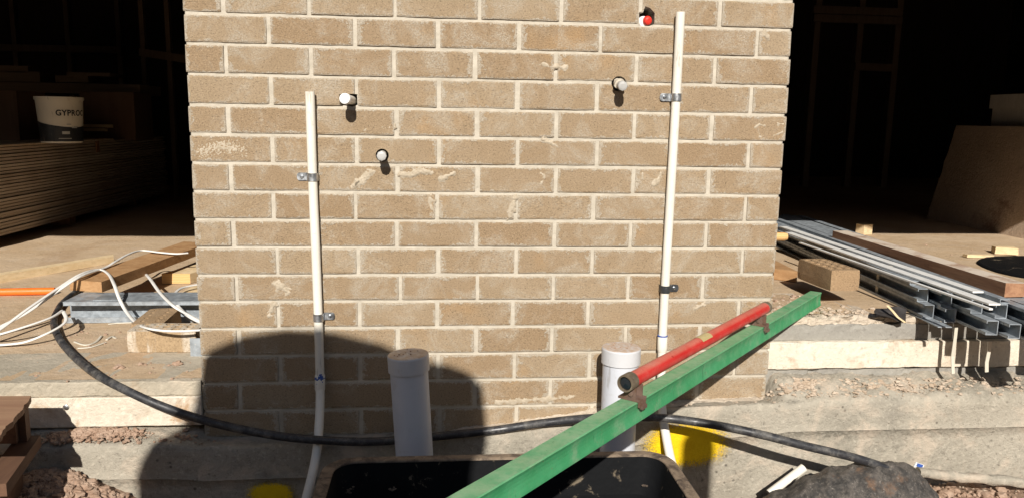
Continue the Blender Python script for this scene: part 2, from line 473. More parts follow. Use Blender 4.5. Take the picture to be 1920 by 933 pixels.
@reg('yellow_paint')
def _():
    a = M('yellow_spray', .85, 0, .3)
    c = a.mix(a.ramp(a.noise(30, 4, .65), .35, .7), (.80, .53, .006), (.74, .47, .004))
    c = a.mix(a.ramp(a.noise(150, 4, .7), .66, .74, 0, .7), c, (.40, .32, .16))
    at_ = a.N('ShaderNodeAttribute', attribute_name='cover').outputs['Fac']
    al = a.ramp(a.math('ADD', at_, a.math('MULTIPLY', a.math('SUBTRACT', a.noise(260, 4, .85), .5), 1.3)), .22, .66)
    a.color(c); a.L(al, a.b.inputs['Alpha']); a.bump(a.noise(90, 5, .7), .004, .8); return a.m
@reg('canvas')
def _(): return wood('canvas_cover', (.20, .19, .17), (.26, .25, .22), 'z')
@reg('hang')
def _(): return plastic('pale_plastic_strip', (.62, .57, .47), .5, (.4, .32, .22), .4, 60)
@reg('black_film')
def _(): return plastic('black_film', (.035, .03, .028), .5, (.16, .13, .1), .4, 40)

# ------------------------------------------------------------------ the brick pier
BED = {-1: .0694, 0: -.0131, 1: -.0968, 2: -.1819, 3: -.2684, 4: -.3519, 5: -.4347, 6: -.5182, 7: -.6010, 8: -.6848,
       9: -.7682, 10: -.8500, 11: -.9337, 12: -1.0187, 13: -1.1050, 14: -1.1935, 15: -1.2800}
_ = None
PERP = {-1: [416.8, 579.5, 740.3, 899, 1053, 1201.8, 1350], 0: [502.8, 665.3, 820.7, 974, 1126.8, _, 1420.5],
        1: [422.4, 583, 737.6, 891, 1042.6, 1194, 1340.7], 2: [508.6, 668, 822, 970.5, 1120.3, _, 1409.8],
        3: [426.8, _, 743, 894.6, 1044, 1189.5, 1334.7], 4: [510.7, 668.6, 822.8, 971, 1118.9, _, 1404.3],
        5: [432.6, _, 744.6, 895.6, 1043.2, 1187.4, 1329.2], 6: [513, 666.4, 819, 967.4, 1112.8, _, 1397.5],
        7: [437.5, _, 744.2, 892.5, 1040, 1183.1, 1323.5], 8: [519.5, 671, 822, 967.9, 1110.7, _, 1392.3],
        9: [443.2, _, 750.4, 895, 1037.8, 1178, 1318], 10: [521.7, 673.5, 820, 961.5, 1103, _, 1385],
        11: [447.7, _, 746, 892.4, 1035.5, 1173, 1312], 12: [524.9, 675.2, 821.7, 964.8, 1105, _, _],
        13: [449.3, _, _, 890.8, 1032, _, _], 14: [526.5, 676.5, 824.9, 968, 1110, _, _]}
WX = 1.787
def v_of(u, z):                                    # photo row of height z on the wall plane near column u
    lo, hi = -900, 1500
    for k in range(40):
        md = (lo + hi) / 2
        if at(u, md, y=0).z > z: lo = md
        else: hi = md
    return (lo + hi) / 2

def cutter(name, fn):
    b = MB(); fn(b); me = bpy.data.meshes.new(name); me.from_pydata([tuple(v) for v in b.v], [], b.f); me.update()
    bm = bmesh.new(); bm.from_mesh(me); bmesh.ops.remove_doubles(bm, verts=bm.verts, dist=1e-5); bmesh.ops.recalc_face_normals(bm, faces=bm.faces); bm.to_mesh(me); bm.free()
    return bpy.data.objects.new(name, me)
def prism_y(poly, y0, y1):
    def f(b):
        n = len(poly)
        b.add([(x, y0, z) for x, z in poly] + [(x, y1, z) for x, z in poly],
              [tuple(range(n)), tuple(range(2 * n - 1, n - 1, -1))] + [(i, n + i, n + (i + 1) % n, (i + 1) % n) for i in range(n)])
    return f
def disc(c, r, n=20): return [(c.x + r * math.cos(2 * math.pi * k / n), c.z + r * math.sin(2 * math.pi * k / n)) for k in range(n)]
H1 = [(at(u, v, y=0).x, at(u, v, y=0).z) for u, v in ((636, 177), (652, 176), (669, 177), (670, 197), (660, 200), (637, 197))]
H2c = at(716.5, 291.5, y=0); H3c = at(1161, 157.5, y=0)
H4 = [(at(u, v, y=0).x, at(u, v, y=0).z) for u, v in ((1199, 24), (1206, 24), (1210, 12), (1219, 15), (1228, 25), (1227, 46), (1218, 49), (1200, 49))]
CUTS = [cutter('cut_a', prism_y(H1, -.1, .16)), cutter('cut_b', prism_y(disc(H2c, .0195), -.1, .16)),
        cutter('cut_c', prism_y(disc(H3c, .0225), -.1, .16)), cutter('cut_d', prism_y(H4, -.1, .16))]
CBB = []
for c in CUTS:
    xs = [v.co.x for v in c.data.vertices]; zs = [v.co.z for v in c.data.vertices]
    CBB.append((min(xs), max(xs), min(zs), max(zs)))
def carve(o, loc, x0, x1, z0, z1):
    hit = [c for c, b in zip(CUTS, CBB) if b[0] < x1 and b[1] > x0 and b[2] < z1 and b[3] > z0]
    if not hit: return
    for c in hit:
        if c.name not in COL.objects: COL.objects.link(c)
        md = o.modifiers.new('cut', 'BOOLEAN'); md.object = c; md.operation = 'DIFFERENCE'; md.solver = 'EXACT'
    bpy.context.view_layer.update()
    me = bpy.data.meshes.new_from_object(o.evaluated_get(bpy.context.evaluated_depsgraph_get()))
    o.modifiers.clear(); o.data = me
    for c in hit: COL.objects.unlink(c)

wall = thing('brick_wall', (WX / 2, .06, -1.28), 'tan face brick pier with pale mortar standing between the two open garages', 'brick wall')
DEPTH = .105
def wall_brick(x0, x1, z0, z1, yoff):
    nx = max(2, round((x1 - x0) / .03)); nz = 3
    w = x1 - x0; h = z1 - z0; c = Vector(((x0 + x1) / 2, 0, (z0 + z1) / 2))
    vs = []; fs = []
    sd = Vector((x0 * 7.1, z0 * 9.3, 1.7))
    for j in range(nz + 1):
        for i in range(nx + 1):
            x = x0 + w * i / nx; z = z0 + h * j / nz
            ex = i in (0, nx); ez = j in (0, nz)
            k = noise.noise(Vector((x * 55, z * 55, 3)) + sd)
            k2 = noise.noise(Vector((x * 40, z * 40, 9)) + sd)
            if ex: x += .0011 * k
            if ez: z += .0010 * k2
            y = yoff + (.0016 if (ex or ez) else 0) + (.0018 if (ex and ez) else 0) + .0006 * k
            if i == 1: x = x0 + w * .02
            if i == nx - 1: x = x1 - w * .02
            if j == 1: z = z0 + h * .06
            if j == nz - 1: z = z1 - h * .06
            vs.append((x, y, z))
    for j in range(nz):
        for i in range(nx):
            a = j * (nx + 1) + i; fs.append((a, a + 1, a + nx + 2, a + nx + 1))
    ring = [i for i in range(nx + 1)] + [j * (nx + 1) + nx for j in range(1, nz + 1)] + [nz * (nx + 1) + i for i in range(nx - 1, -1, -1)] + [j * (nx + 1) for j in range(nz - 1, 0, -1)]
    nb = len(vs)
    for r in ring: vs.append((vs[r][0], DEPTH, vs[r][2]))
    n = len(ring)
    for k in range(n): fs.append((ring[(k + 1) % n], ring[k], nb + k, nb + (k + 1) % n))
    fs.append(tuple(nb + k for k in range(n - 1, -1, -1)))
    me = bpy.data.meshes.new('brick')
    me.from_pydata([tuple(Vector(v) - c) for v in vs], [], fs); me.materials.append(MAT['brick'])
    ua = me.uv_layers.new(name='edge_x'); ub = me.uv_layers.new(name='edge_z')
    for l in me.loops:
        q = vs[l.vertex_index]
        ua.data[l.index].uv = (q[0] - x0, x1 - q[0]); ub.data[l.index].uv = (q[2] - z0, z1 - q[2])
    me.update()
    o = bpy.data.objects.new('brick', me); COL.objects.link(o)
    o.location = c; bpy.context.view_layer.update() if False else None
    if any(b[0] < x1 and b[1] > x0 and b[2] < z1 and b[3] > z0 for b in CBB): carve(o, c, x0, x1, z0, z1)
    o.parent = wall; o.location = c - wall.location
    return o

rowX = {}
for r in range(-3, 15):
    zt = BED[r] if r in BED else BED[-1] - .0838 * (r + 1)
    zb = BED[r + 1] if (r + 1) in BED else BED[-1] - .0838 * (r + 2)
    half = r % 2
    xs = [0.0]
    for j in range(7):
        X = (.115 if half else .235) + .24 * j
        u = PERP.get(r, [None] * 7)[j] if r in PERP else None
        if u: X = at(u, v_of(u, (zt + zb) / 2), y=0).x
        xs.append(X)
    xs.append(WX + random.uniform(-.003, .003))
    if half == 0 and xs[-1] - xs[-2] < .03: xs.pop(-2)
    rowX[r] = xs
    for i in range(len(xs) - 1):
        g = .0058 + random.uniform(-.0012, .0016)
        a = xs[i] + (g if i else random.uniform(0, .003)); b = xs[i + 1] - (g if i < len(xs) - 2 else 0)
        wall_brick(a, b, zb + .0048 + random.uniform(-.0008, .0006), zt - .0050 + random.uniform(-.0006, .0008), random.uniform(-.0012, .0014))

# mortar: one recessed sheet with its own unevenness, plus the body of the pier behind it
def mortar(b):
    nx, nz = 240, 190; x0, x1, z0, z1 = .004, WX - .004, -1.29, BED[-1] + .0838 * 2
    vs = []
    for j in range(nz + 1):
        for i in range(nx + 1):
            x = x0 + (x1 - x0) * i / nx; z = z0 + (z1 - z0) * j / nz
            y = .0052 + .0022 * noise.noise(Vector((x * 9, z * 22, 5))) + .0012 * noise.noise(Vector((x * 60, z * 60, 2)))
            vs.append((x, y, z))
    b.add(vs, [(j * (nx + 1) + i, j * (nx + 1) + i + 1, (j + 1) * (nx + 1) + i + 1, (j + 1) * (nx + 1) + i) for j in range(nz) for i in range(nx)], True)
    # close the box so holes can be cut through it
    n0 = len(b.v)
    rim = [i for i in range(nx + 1)] + [j * (nx + 1) + nx for j in range(1, nz + 1)] + [nz * (nx + 1) + i for i in range(nx - 1, -1, -1)] + [j * (nx + 1) for j in range(nz - 1, 0, -1)]
    bk = [(b.v[k].x, .10, b.v[k].z) for k in rim]; base = len(b.v); b.v += [Vector(q) for q in bk]; n = len(rim)
    for k in range(n): b.f.append([rim[(k + 1) % n], rim[k], base + k, base + (k + 1) % n]); b.sm.append(False); b.mi.append(0)
    b.f.append([base + k for k in range(n - 1, -1, -1)]); b.sm.append(False); b.mi.append(0)
b = MB(); mortar(b)
mo = b.build('mortar', MAT['mortar'])
carve(mo, None, 0, WX, -1.3, .3)
mo.parent = wall
mo.location = -wall.location
one('wall_core', MAT['mortar'], None, None, lambda b: b.box((.02, .17, -1.6), (WX - .02, .24, .25)), parent=wall)

# mortar left on the faces: proud lumps and trowel drags
def smear(pts, wid, n, r, amp=.0042, hf=.3):
    """a thin irregular skin of mortar standing up to a few mm proud; where its height runs out it sinks into the brick"""
    P = [at(u, v, y=0) for u, v in pts]; w = wid * 1.5 + r * 1.5; st = .0021
    x0 = min(p.x for p in P) - w * 1.3; x1 = max(p.x for p in P) + w * 1.3; z0 = min(p.z for p in P) - w * 1.3; z1 = max(p.z for p in P) + w * 1.3
    nx = int((x1 - x0) / st) + 1; nz = int((z1 - z0) / st) + 1; H = {}; sd = random.random() * 40
    for j in range(nz + 1):
        for i in range(nx + 1):
            q = Vector((x0 + i * st, 0, z0 + j * st)); d = 9
            for a, b_ in zip(P, P[1:]):
                ab = b_ - a; t = max(0, min(1, (q - a).dot(ab) / max(1e-9, ab.dot(ab)))); d = min(d, (q - a - ab * t).length)
            e = 1 - d / w; f = Vector((q.x, sd, q.z))
            H[i, j] = amp * ((e * 1.5 - .74 + .9 * noise.noise(f * 38) + .75 * noise.noise(f * 75) + .55 * noise.noise(f * 170) + hf * noise.noise(f * 330)) if hf < 1 else (e * .8 - .75 + 1.7 * noise.noise(f * 240)))
    b = MB(); idx = {}
    def vid(i, j):
        if (i, j) not in idx:
            idx[i, j] = len(b.v); b.v.append(Vector((x0 + i * st, .0008 - min(H[i, j], amp * .75), z0 + j * st)))
        return idx[i, j]
    for j in range(nz):
        for i in range(nx):
            c = [(i, j), (i + 1, j), (i + 1, j + 1), (i, j + 1)]
            if max(H[k] for k in c) > -.0002: b.f.append([vid(*k) for k in c]); b.sm.append(True); b.mi.append(0)
    if b.f: b.build('mortar_smear', MAT['smear'], wall)
smear([(664, 349), (678, 336), (696, 324)], .0045, 46, .0068)
smear([(668, 346), (690, 330)], .008, 26, .0045)
smear([(752, 328), (770, 329), (786, 322), (806, 322)], .0032, 40, .0058)
smear([(826, 336), (838, 332), (850, 324)], .004, 12, .004)
smear([(685, 246), (705, 242), (733, 238)], .005, 40, .0045)
smear([(1415, 240), (1424, 233), (1434, 237)], .0012, 18, .0045)
smear([(1450, 255), (1466, 248)], .0010, 12, .0042)
smear([(1452, 226), (1462, 232), (1470, 234)], .004, 16, .0042)
smear([(1424, 258), (1432, 254)], .002, 9, .0038)
smear([(1015, 325), (1022, 332), (1016, 345)], .0035, 14, .004)
smear([(1204, 325), (1205, 334)], .0018, 7, .0038)
smear([(1225, 345), (1238, 330)], .004, 14, .004)
smear([(378, 283), (400, 276), (425, 276), (452, 281)], .010, 60, .0042, .0012, 1.1)
smear([(518, 545), (522, 530), (535, 545)], .009, 50, .0050)
smear([(508, 590), (512, 570)], .006, 30, .0048)
smear([(1305, 578), (1318, 570)], .006, 26, .0050)
smear([(956, 405), (962, 372)], .006, 30, .0045)
smear([(810, 395), (806, 372)], .006, 30, .0045)
smear([(930, 752), (990, 750), (1080, 742)], .004, 30, .0045, .002, .6)
smear([(1435, 60), (1438, 72)], .004, 10, .004)
smear([(1020, 262), (1045, 275)], .004, 14, .004)
smear([(1000, 120), (1060, 128)], .006, 20, .0045)

# ------------------------------------------------------------------ garages (slabs, shells)
LZ, RZ = -1.093, -.92
def sheet_grid(name, mat, x0, x1, y0, y1, z, st, amp, kind='structure', edge=None):
    b = MB(); nx = max(1, int((x1 - x0) / st)); ny = max(1, int((y1 - y0) / st)); vs = []
    for j in range(ny + 1):
        for i in range(nx + 1):
            x = x0 + (x1 - x0) * i / nx; y = y0 + (y1 - y0) * j / ny
            vs.append((x, y, z + amp * noise.noise(Vector((x * 6, y * 6, z))) + .4 * amp * noise.noise(Vector((x * 22, y * 22, z)))))
    b.add(vs, [(j * (nx + 1) + i, j * (nx + 1) + i + 1, (j + 1) * (nx + 1) + i + 1, (j + 1) * (nx + 1) + i) for j in range(ny) for i in range(nx)], True)
    return b.build(name, MAT[mat], kind=kind)
def rough_bar(name, mat, x0, x1, y0, y1, z0, z1, amp=.004, st=.011, seed=0, kind='structure'):
    """long horizontal bar of cast concrete or board: front face, top and soft irregular arris"""
    b = MB(); nx = int((x1 - x0) / st)
    prof = [(y1, z1), (y0 + .03, z1), (y0 + .003, z1 - .0004), (y0, z1 - .003)] + [(y0, z1 - .003 + (z0 - z1 + .006) * k / 4) for k in range(1, 5)] + [(y0 + .003, z0), (y1, z0)]
    vs = []
    for i in range(nx + 1):
        x = x0 + (x1 - x0) * i / nx
        for k, (y, z) in enumerate(prof):
            q = Vector((x * 14, y * 30, z * 30 + seed)); e = amp * (2 if k in (2, 3, 8) else 1) * (0 if k in (0, 9) else 1)
            ch = max(0, noise.noise(q * 1.7 + Vector((2, 2, 8))) - .22) * (.012 * amp / .001) if k in (2, 3, 8) else 0
            f_ = 0 if k in (0, 9) else amp
            vs.append((x, y + ch + e * noise.noise(q) + e * .6 * noise.noise(q * 3.3) + f_ * .7 * noise.noise(q * 8), z - (ch * .5 if k < 5 else -ch * .6) + e * noise.noise(q + Vector((9, 3, 1))) + f_ * .6 * noise.noise(q * 6)))
    n = len(prof)
    b.add(vs, [((i + 1) * n + k, (i + 1) * n + k + 1, i * n + k + 1, i * n + k) for i in range(nx) for k in range(n - 1)], False)
    b.add(vs[:n], [tuple(range(n))]); b.add(vs[-n:], [tuple(range(n))[::-1]])
    return b.build(name, MAT[mat], kind=kind)

sheet_grid('garage_floor', 'slab', -4.6, -.001, .02, 6.6, LZ, .06, .003)
rough_bar('slab_edge', 'slab_edge', -3.2, -.001, -.006, .3, LZ - .046, LZ, .0016, seed=1)
rough_bar('white_render_band', 'white_strip', -3.2, -.001, -.012, .1, LZ - .140, LZ - .047, .0010, seed=2)
pb = at(124, 762, y=-.013)
one('anchor_bolt', MAT['clip'], 'grey anchor bolt head in the white band on the left', 'bolt', lambda b: b.lathe(pb, (0, -1, 0), [(.0085, 0), (.0085, .003), (.006, .004), (.006, .007), (.0001, .0075)], 10))
sheet_grid('garage_floor', 'slab', WX - .25, 7.4, .09, 6.6, RZ, .06, .003)
rough_bar('slab_edge', 'smear_pale', WX - .1, 4.2, .05, .4, RZ - .03, RZ - .001, .008, seed=3)
rough_bar('grey_band', 'grey_edge', WX + .004, 4.2, .046, .3, RZ - .082, RZ - .026, .0012, seed=4)
rough_bar('white_render_band', 'white_strip', WX + .002, 4.2, .024, .3, RZ - .172, RZ - .081, .0016, seed=5)
rough_bar('grey_band', 'grey_edge', WX + .006, 4.2, .034, .3, RZ - .24, RZ - .176, .0025, seed=6)

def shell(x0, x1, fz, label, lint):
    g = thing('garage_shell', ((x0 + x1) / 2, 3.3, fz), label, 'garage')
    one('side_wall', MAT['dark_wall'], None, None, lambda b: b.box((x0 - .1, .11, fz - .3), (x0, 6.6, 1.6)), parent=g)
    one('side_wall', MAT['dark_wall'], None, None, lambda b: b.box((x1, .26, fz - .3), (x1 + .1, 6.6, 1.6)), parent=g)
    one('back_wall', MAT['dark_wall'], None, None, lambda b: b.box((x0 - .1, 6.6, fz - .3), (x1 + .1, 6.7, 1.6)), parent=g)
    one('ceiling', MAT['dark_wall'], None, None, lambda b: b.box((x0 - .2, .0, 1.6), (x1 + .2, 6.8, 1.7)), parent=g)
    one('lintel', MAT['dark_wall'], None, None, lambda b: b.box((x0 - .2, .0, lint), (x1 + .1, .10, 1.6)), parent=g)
    return g
GL = shell(-4.6, .02, LZ, 'dark unlined garage with stacked sheets, opening on the left of the brick pier', .72)
GR = shell(WX - .02, 7.4, RZ, 'dark unlined garage with leaning sheet, opening on the right of the brick pier', .30)
one('lintel', MAT['dark_wall'], None, None, lambda b: b.box((-.15, .004, .31), (WX + .15, .098, 1.6)), parent=GR)
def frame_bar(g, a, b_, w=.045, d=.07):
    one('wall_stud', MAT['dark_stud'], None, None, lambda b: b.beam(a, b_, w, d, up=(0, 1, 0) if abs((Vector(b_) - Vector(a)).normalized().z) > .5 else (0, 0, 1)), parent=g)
for u in (-60, 30, 130, 225):
    p = at(u, 90, y=6.55); frame_bar(GL, (p.x, 6.555, LZ), (p.x, 6.555, 1.6))
p0 = at(-80, 88, y=6.5); p1 = at(228, 94, y=6.5); frame_bar(GL, (p0.x, 6.50, p0.z), (p1.x, 6.50, p1.z))
for u in (270, 318):
    p = at(u, 100, y=5.4); frame_bar(GL, (p.x, 5.4, LZ), (p.x, 5.4, 1.6), .04, .06)
p0 = at(262, 98, y=5.34); p1 = at(352, 112, y=5.34); frame_bar(GL, p0, p1)
for u in (1522, 1602, 1672):
    p = at(u, 150, y=5.2); frame_bar(GR, (p.x, 5.2, RZ), (p.x, 5.2, .95), .06, .07)
for v in (18, 34): frame_bar(GR, at(1524, v, y=5.13), at(1690, v + 6, y=5.13))
frame_bar(GR, at(1602, 125, y=5.13), at(1672, 128, y=5.13))

# ------------------------------------------------------------------ footing, ledges and the ground
def lerp_tab(x, tab):
    if x <= tab[0][0]: return tab[0][1:]
    for a, b_ in zip(tab, tab[1:]):
        if x <= b_[0]:
            t = (x - a[0]) / (b_[0] - a[0]); return tuple(p + (q - p) * t for p, q in zip(a[1:], b_[1:]))
    return tab[-1][1:]
# x: inner ledge z, outer ledge z, roughness of ledge
TAB = [(-3.2, -1.236, -1.254, .006), (-.3, -1.236, -1.254, .006), (-.03, -1.245, -1.262, .006), (.02, -1.281, -1.268, .004), (.5, -1.281, -1.264, .004), (.72, -1.279, -1.256, .006),
       (1.0, -1.262, -1.236, .008), (1.2, -1.236, -1.205, .008), (1.4, -1.200, -1.176, .006), (1.78, -1.190, -1.160, .005), (1.82, -1.105, -1.152, .013), (2.1, -1.112, -1.152, .013), (4.2, -1.112, -1.150, .013)]
def footing(b):
    x0, x1 = -3.2, 4.2; nx = 520
    vs = []; rows = 26
    for i in range(nx + 1):
        x = x0 + (x1 - x0) * i / nx
        zi, zo, rg = lerp_tab(x, TAB)
        prof = [(.2, zi)] + [(.05 - .15 * (k / 8), zi + (zo - zi) * (k / 8) ** 1.3) for k in range(0, 8)] + [(-.094, zo - .001), (-.10, zo - .008)]
        step = zo - .105
        for k in range(1, 5): prof.append((-.10, zo - .008 - .024 * k))
        prof += [(-.1005, step), (-.0968, step - .0015)]
        for k in range(1, 9): prof.append((-.0968, step - .0015 - .035 * k))
        for k, (y, z) in enumerate(prof):
            q = Vector((x * 13, y * 26, z * 13))
            led = 0 < k < 10
            a1 = (rg if led else .0025)
            dz = a1 * (noise.noise(q) + .7 * noise.noise(q * 3.1) + .5 * noise.noise(q * 7)) if led else 0
            dy = 0 if k == 0 else (.004 if k in (9, 10) else .0024) * (noise.noise(q + Vector((4, 4, 4))) + .6 * noise.noise(q * 3))
            vs.append((x, y + dy, z + dz + (.003 * noise.noise(q * 2) if k in (9, 10) else 0)))
    n = len(prof)
    b.add(vs, [((i + 1) * n + k, (i + 1) * n + k + 1, i * n + k + 1, i * n + k) for i in range(nx) for k in range(n - 1)], True)
one('footing', MAT['footing'], None, None, footing, kind='structure')
def pale_ledge(b):                                  # cement slop that climbs over the lowest courses
    x0, x1 = .74, 1.80; nx, nk = 150, 9; vs = []
    for i in range(nx + 1):
        x = x0 + (x1 - x0) * i / nx; zi, zo, rg = lerp_tab(x, TAB)
        top = zi + .012 + (.012 if .98 < x < 1.34 else 0) + .008 * noise.noise(Vector((x * 17, 1, 1)))
        edge = -.098 + .028 * (noise.noise(Vector((x * 6, 2, 2))) + .4) + (.05 if x > 1.4 else 0)
        fade = min(1, (x - x0) / .06, (x1 - x) / .05)
        for k in range(nk + 1):
            t = k / nk; y = .010 + (edge - .010) * t ** .8
            base = zi + (zo - zi) * max(0, min(1, (.05 - y) / .15)) ** 1.3
            h = (top - base) * fade * max(0, 1 - 4.0 * t) ** 1.5 + .010 * (1 - t ** 3) * fade - .004
            vs.append((x, y, base + h + .004 * noise.noise(Vector((x * 45, y * 60, 7))) + .003 * noise.noise(Vector((x * 110, y * 110, 3)))))
    b.add(vs, [((i + 1) * (nk + 1) + k, (i + 1) * (nk + 1) + k + 1, i * (nk + 1) + k + 1, i * (nk + 1) + k) for i in range(nx) for k in range(nk)], True)
one('cement_slop', MAT['smear_pale'], None, None, pale_ledge, kind='structure')

def ground_z(x, y):
    z = -1.52
    z += .185 * math.exp(-((x + .40) / .27) ** 2 - ((y + .12) / .34) ** 2)       # heap at the left
    z += .10 * math.exp(-((x + 1.2) / .6) ** 2 - ((y + .3) / .3) ** 2)
    z += .10 * math.exp(-((x - 2.5) / .5) ** 2 - ((y + .2) / .22) ** 2)        # heap at the right
    return z
def ground(b):
    xs = [-60, -20, -6] + [-3.2 + .05 * i for i in range(149)] + [6, 20, 60]
    ys = [-120, -40, -12, -6, -4] + [-3 + .05 * i for i in range(61)] + [.3]
    vs = []
    for y in ys:
        for x in xs:
            z = ground_z(x, y) + .012 * noise.noise(Vector((x * 9, y * 9, 0))) + .008 * noise.noise(Vector((x * 25, y * 25, 0)))
            vs.append((x, y, z))
    n = len(xs)
    b.add(vs, [(j * n + i, j * n + i + 1, (j + 1) * n + i + 1, (j + 1) * n + i) for j in range(len(ys) - 1) for i in range(n - 1)], True)
one('ground', MAT['soil'], None, None, ground, kind='structure')

def scatter(name, mat, spots, n, rmin, rmax, zf, sq=(1, 1, .7), label=None, pw=2.6):
    b = MB()
    for k in range(n):
        cx, cy, sx, sy = random.choice(spots)
        x = random.gauss(cx, sx); y = random.gauss(cy, sy); r = rmin + (rmax - rmin) * random.random() ** pw
        z = zf(x, y)
        if z is None: continue
        b.clod((x, y, z + r * .25), r, sq, 2 if r > .012 else 1, .45)
    return b.build(name, MAT[mat], kind='stuff', label=label)
def ledge_z(x, y):
    if y < -.095 or y > .0: return None
    zi, zo, rg = lerp_tab(x, TAB); return zi + (zo - zi) * max(0, min(1, (.05 - y) / .15)) ** 1.3
def gz(x, y): return ground_z(x, y) if y < -.11 else None
scatter('dirt_clods', 'clod', [(-.42, -.22, .13, .08), (-.30, -.20, .12, .06), (-.2, -.18, .1, .05), (-.36, -.32, .13, .07), (-.30, -.15, .14, .03)], 3600, .0018, .017, gz, pw=5)
def heap_z(x, y):
    z = ledge_z(x, y)
    return None if z is None else z + .022 * math.exp(-((x + .29) / .10) ** 2 - ((y + .055) / .03) ** 2) * (1 + .5 * noise.noise(Vector((x * 16, y * 16, 4))))
scatter('dirt_clods', 'clod', [(-.30, -.055, .055, .016), (-.25, -.05, .05, .018), (-.36, -.065, .035, .014)], 1500, .0016, .0095, heap_z, pw=3.5)
scatter('dirt_clods', 'clod', [(-.06, -.055, .05, .02), (.0, -.06, .04, .02)], 26, .003, .011, ledge_z)
scatter('rubble_crumbs', 'pale_clod', [(2.1, -.035, .16, .03), (2.5, -.035, .25, .03), (1.9, -.02, .06, .03)], 1900, .0014, .0085, ledge_z, (1.2, 1, .6), pw=3)
scatter('rubble_crumbs', 'pale_clod', [(1.2, -.06, .25, .03), (.9, -.06, .12, .025)], 110, .002, .007, ledge_z, (1.2, 1, .5))
scatter('dirt_clods', 'clod', [(2.4, -.2, .2, .06), (2.7, -.2, .2, .07), (2.2, -.22, .12, .05)], 420, .003, .020, gz)
scatter('rubble_crumbs', 'pale_clod', [(1.62, -.2, .12, .05), (2.55, -.17, .25, .03), (1.55, -.16, .08, .02), (0.05, -.2, .1, .04)], 380, .002, .012, gz)
def lf(x, y): return LZ if (y > .0 and x < -.02) else None
scatter('floor_debris', 'clod', [(-.5, .45, .2, .1), (-.2, .1, .16, .06), (-.56, .52, .06, .05)], 150, .0015, .0075, lf)
def rf(x, y): return RZ if (y > .06 and x > WX + .01) else None
scatter('floor_debris', 'pale_clod', [(1.95, .12, .1, .05), (2.05, .10, .1, .03), (1.9, .25, .07, .1)], 320, .002, .011, rf, (1.1, 1, .6))
scatter('floor_debris', 'clod', [(1.95, .3, .06, .06), (3.3, 1.35, .3, .2), (1.9, .16, .04, .03)], 46, .003, .013, rf)

def spray(pts_c, rx, rz, y, name, label):
    c = pts_c; b = MB(); n = 26; vs = []; cov = []
    for j in range(n + 1):
        for i in range(n + 1):
            fx = i / n * 2 - 1; fz = j / n * 2 - 1
            x = c.x + fx * rx; z = c.z + fz * rz
            q = Vector((x * 13, y * 26, z * 13))
            vs.append((x, y - .0062 + .0024 * noise.noise(Vector((x * 13, -2.6, z * 13)) + Vector((4, 4, 4))), z))
            d = math.sqrt(fx * fx + fz * fz) if abs(fz) < .2 else (abs(fx) ** 2.4 + abs(fz) ** 2.4) ** (1 / 2.4)
            cov.append(max(0, 1.25 - d * 1.25))
    b.add(vs, [(j * (n + 1) + i, j * (n + 1) + i + 1, (j + 1) * (n + 1) + i + 1, (j + 1) * (n + 1) + i) for j in range(n) for i in range(n)], True)
    o = b.build(name, MAT['yellow_paint'], label=label, cat='paint mark')
    at_ = o.data.attributes.new('cover', 'FLOAT', 'POINT')
    for i, k in enumerate(cov): at_.data[i].value = k
    return o
spray(at(1286, 832, y=-.107), .18, .10, -.104, 'paint_mark', 'yellow spray paint patch on the concrete footing behind the right white conduit')
spray(at(508, 925, y=-.107), .095, .052, -.104, 'paint_mark', 'small dull yellow spray patch on the shaded footing near the tub')

# ------------------------------------------------------------------ stubs in the wall
def stub(label, base, tip, r, capm, hexa=True, tape=False):
    g = thing('pipe_stub', base, label, 'pipe stub')
    d = (tip - base).normalized()
    one('stub_pipe', MAT['pvc_white'], None, None, lambda b: b.tube([base + Vector((0, .07, 0)) , base, base + (tip - base) * .75], r * .86, 16, 1), parent=g)
    def cap(b):
        n = 24 if not hexa else 8
        prof = [(r * .9, -.028), (r * 1.04, -.024), (r * 1.04, -.004), (r * .93, .0), (r * .55, .0015), (.0001, .0018)]
        b.lathe(tip, d, prof, n)
    one('end_cap', MAT[capm], None, None, cap, parent=g)
    if tape:
        one('thread_tape', MAT['mortar'], None, None, lambda b: b.tube([base + d * .002, base + d * .012, base + d * .03], r * 1.08, 14, 1, wob=.5), parent=g)
    return g
b1 = at(658, 188, y=0); t1 = at(646, 185.4, y=-.085)
stub('bright white capped pipe stub in the square hole by the left conduit', b1, t1, .0152, 'bright_cap', False)
b2 = at(716.5, 290.5, y=0); t2 = at(715.5, 293, y=-.075)
stub('grey capped pipe stub below and right of the bright white one', b2, t2, .0142, 'grey_cap')
b3 = at(1160.5, 156.5, y=0); t3 = at(1168, 162, y=-.075)
stub('grey capped pipe stub with thread tape left of the right conduit', b3, t3, .0142, 'grey_cap', True, True)
g = thing('pipe_stub', at(1211, 38, y=.03), 'red plugged pipe end inside the ragged hole at the top of the wall', 'pipe stub')
c4 = at(1211, 37, y=.012)
one('plug_collar', MAT['bright_cap'], None, None, lambda b: b.lathe(c4 + Vector((-.004, .06, 0)), (-.05, -1, -.12), [(.0165, 0), (.0165, .058), (.0125, .062), (.0001, .062)], 24), parent=g)
one('red_plug', MAT['red_plastic'], None, None, lambda b: b.lathe(c4 + Vector((.003, .0, -.003)), (.2, -1, -.15), [(.0135, 0), (.0138, .006), (.011, .012), (.006, .014), (.0001, .014)], 20), parent=g)

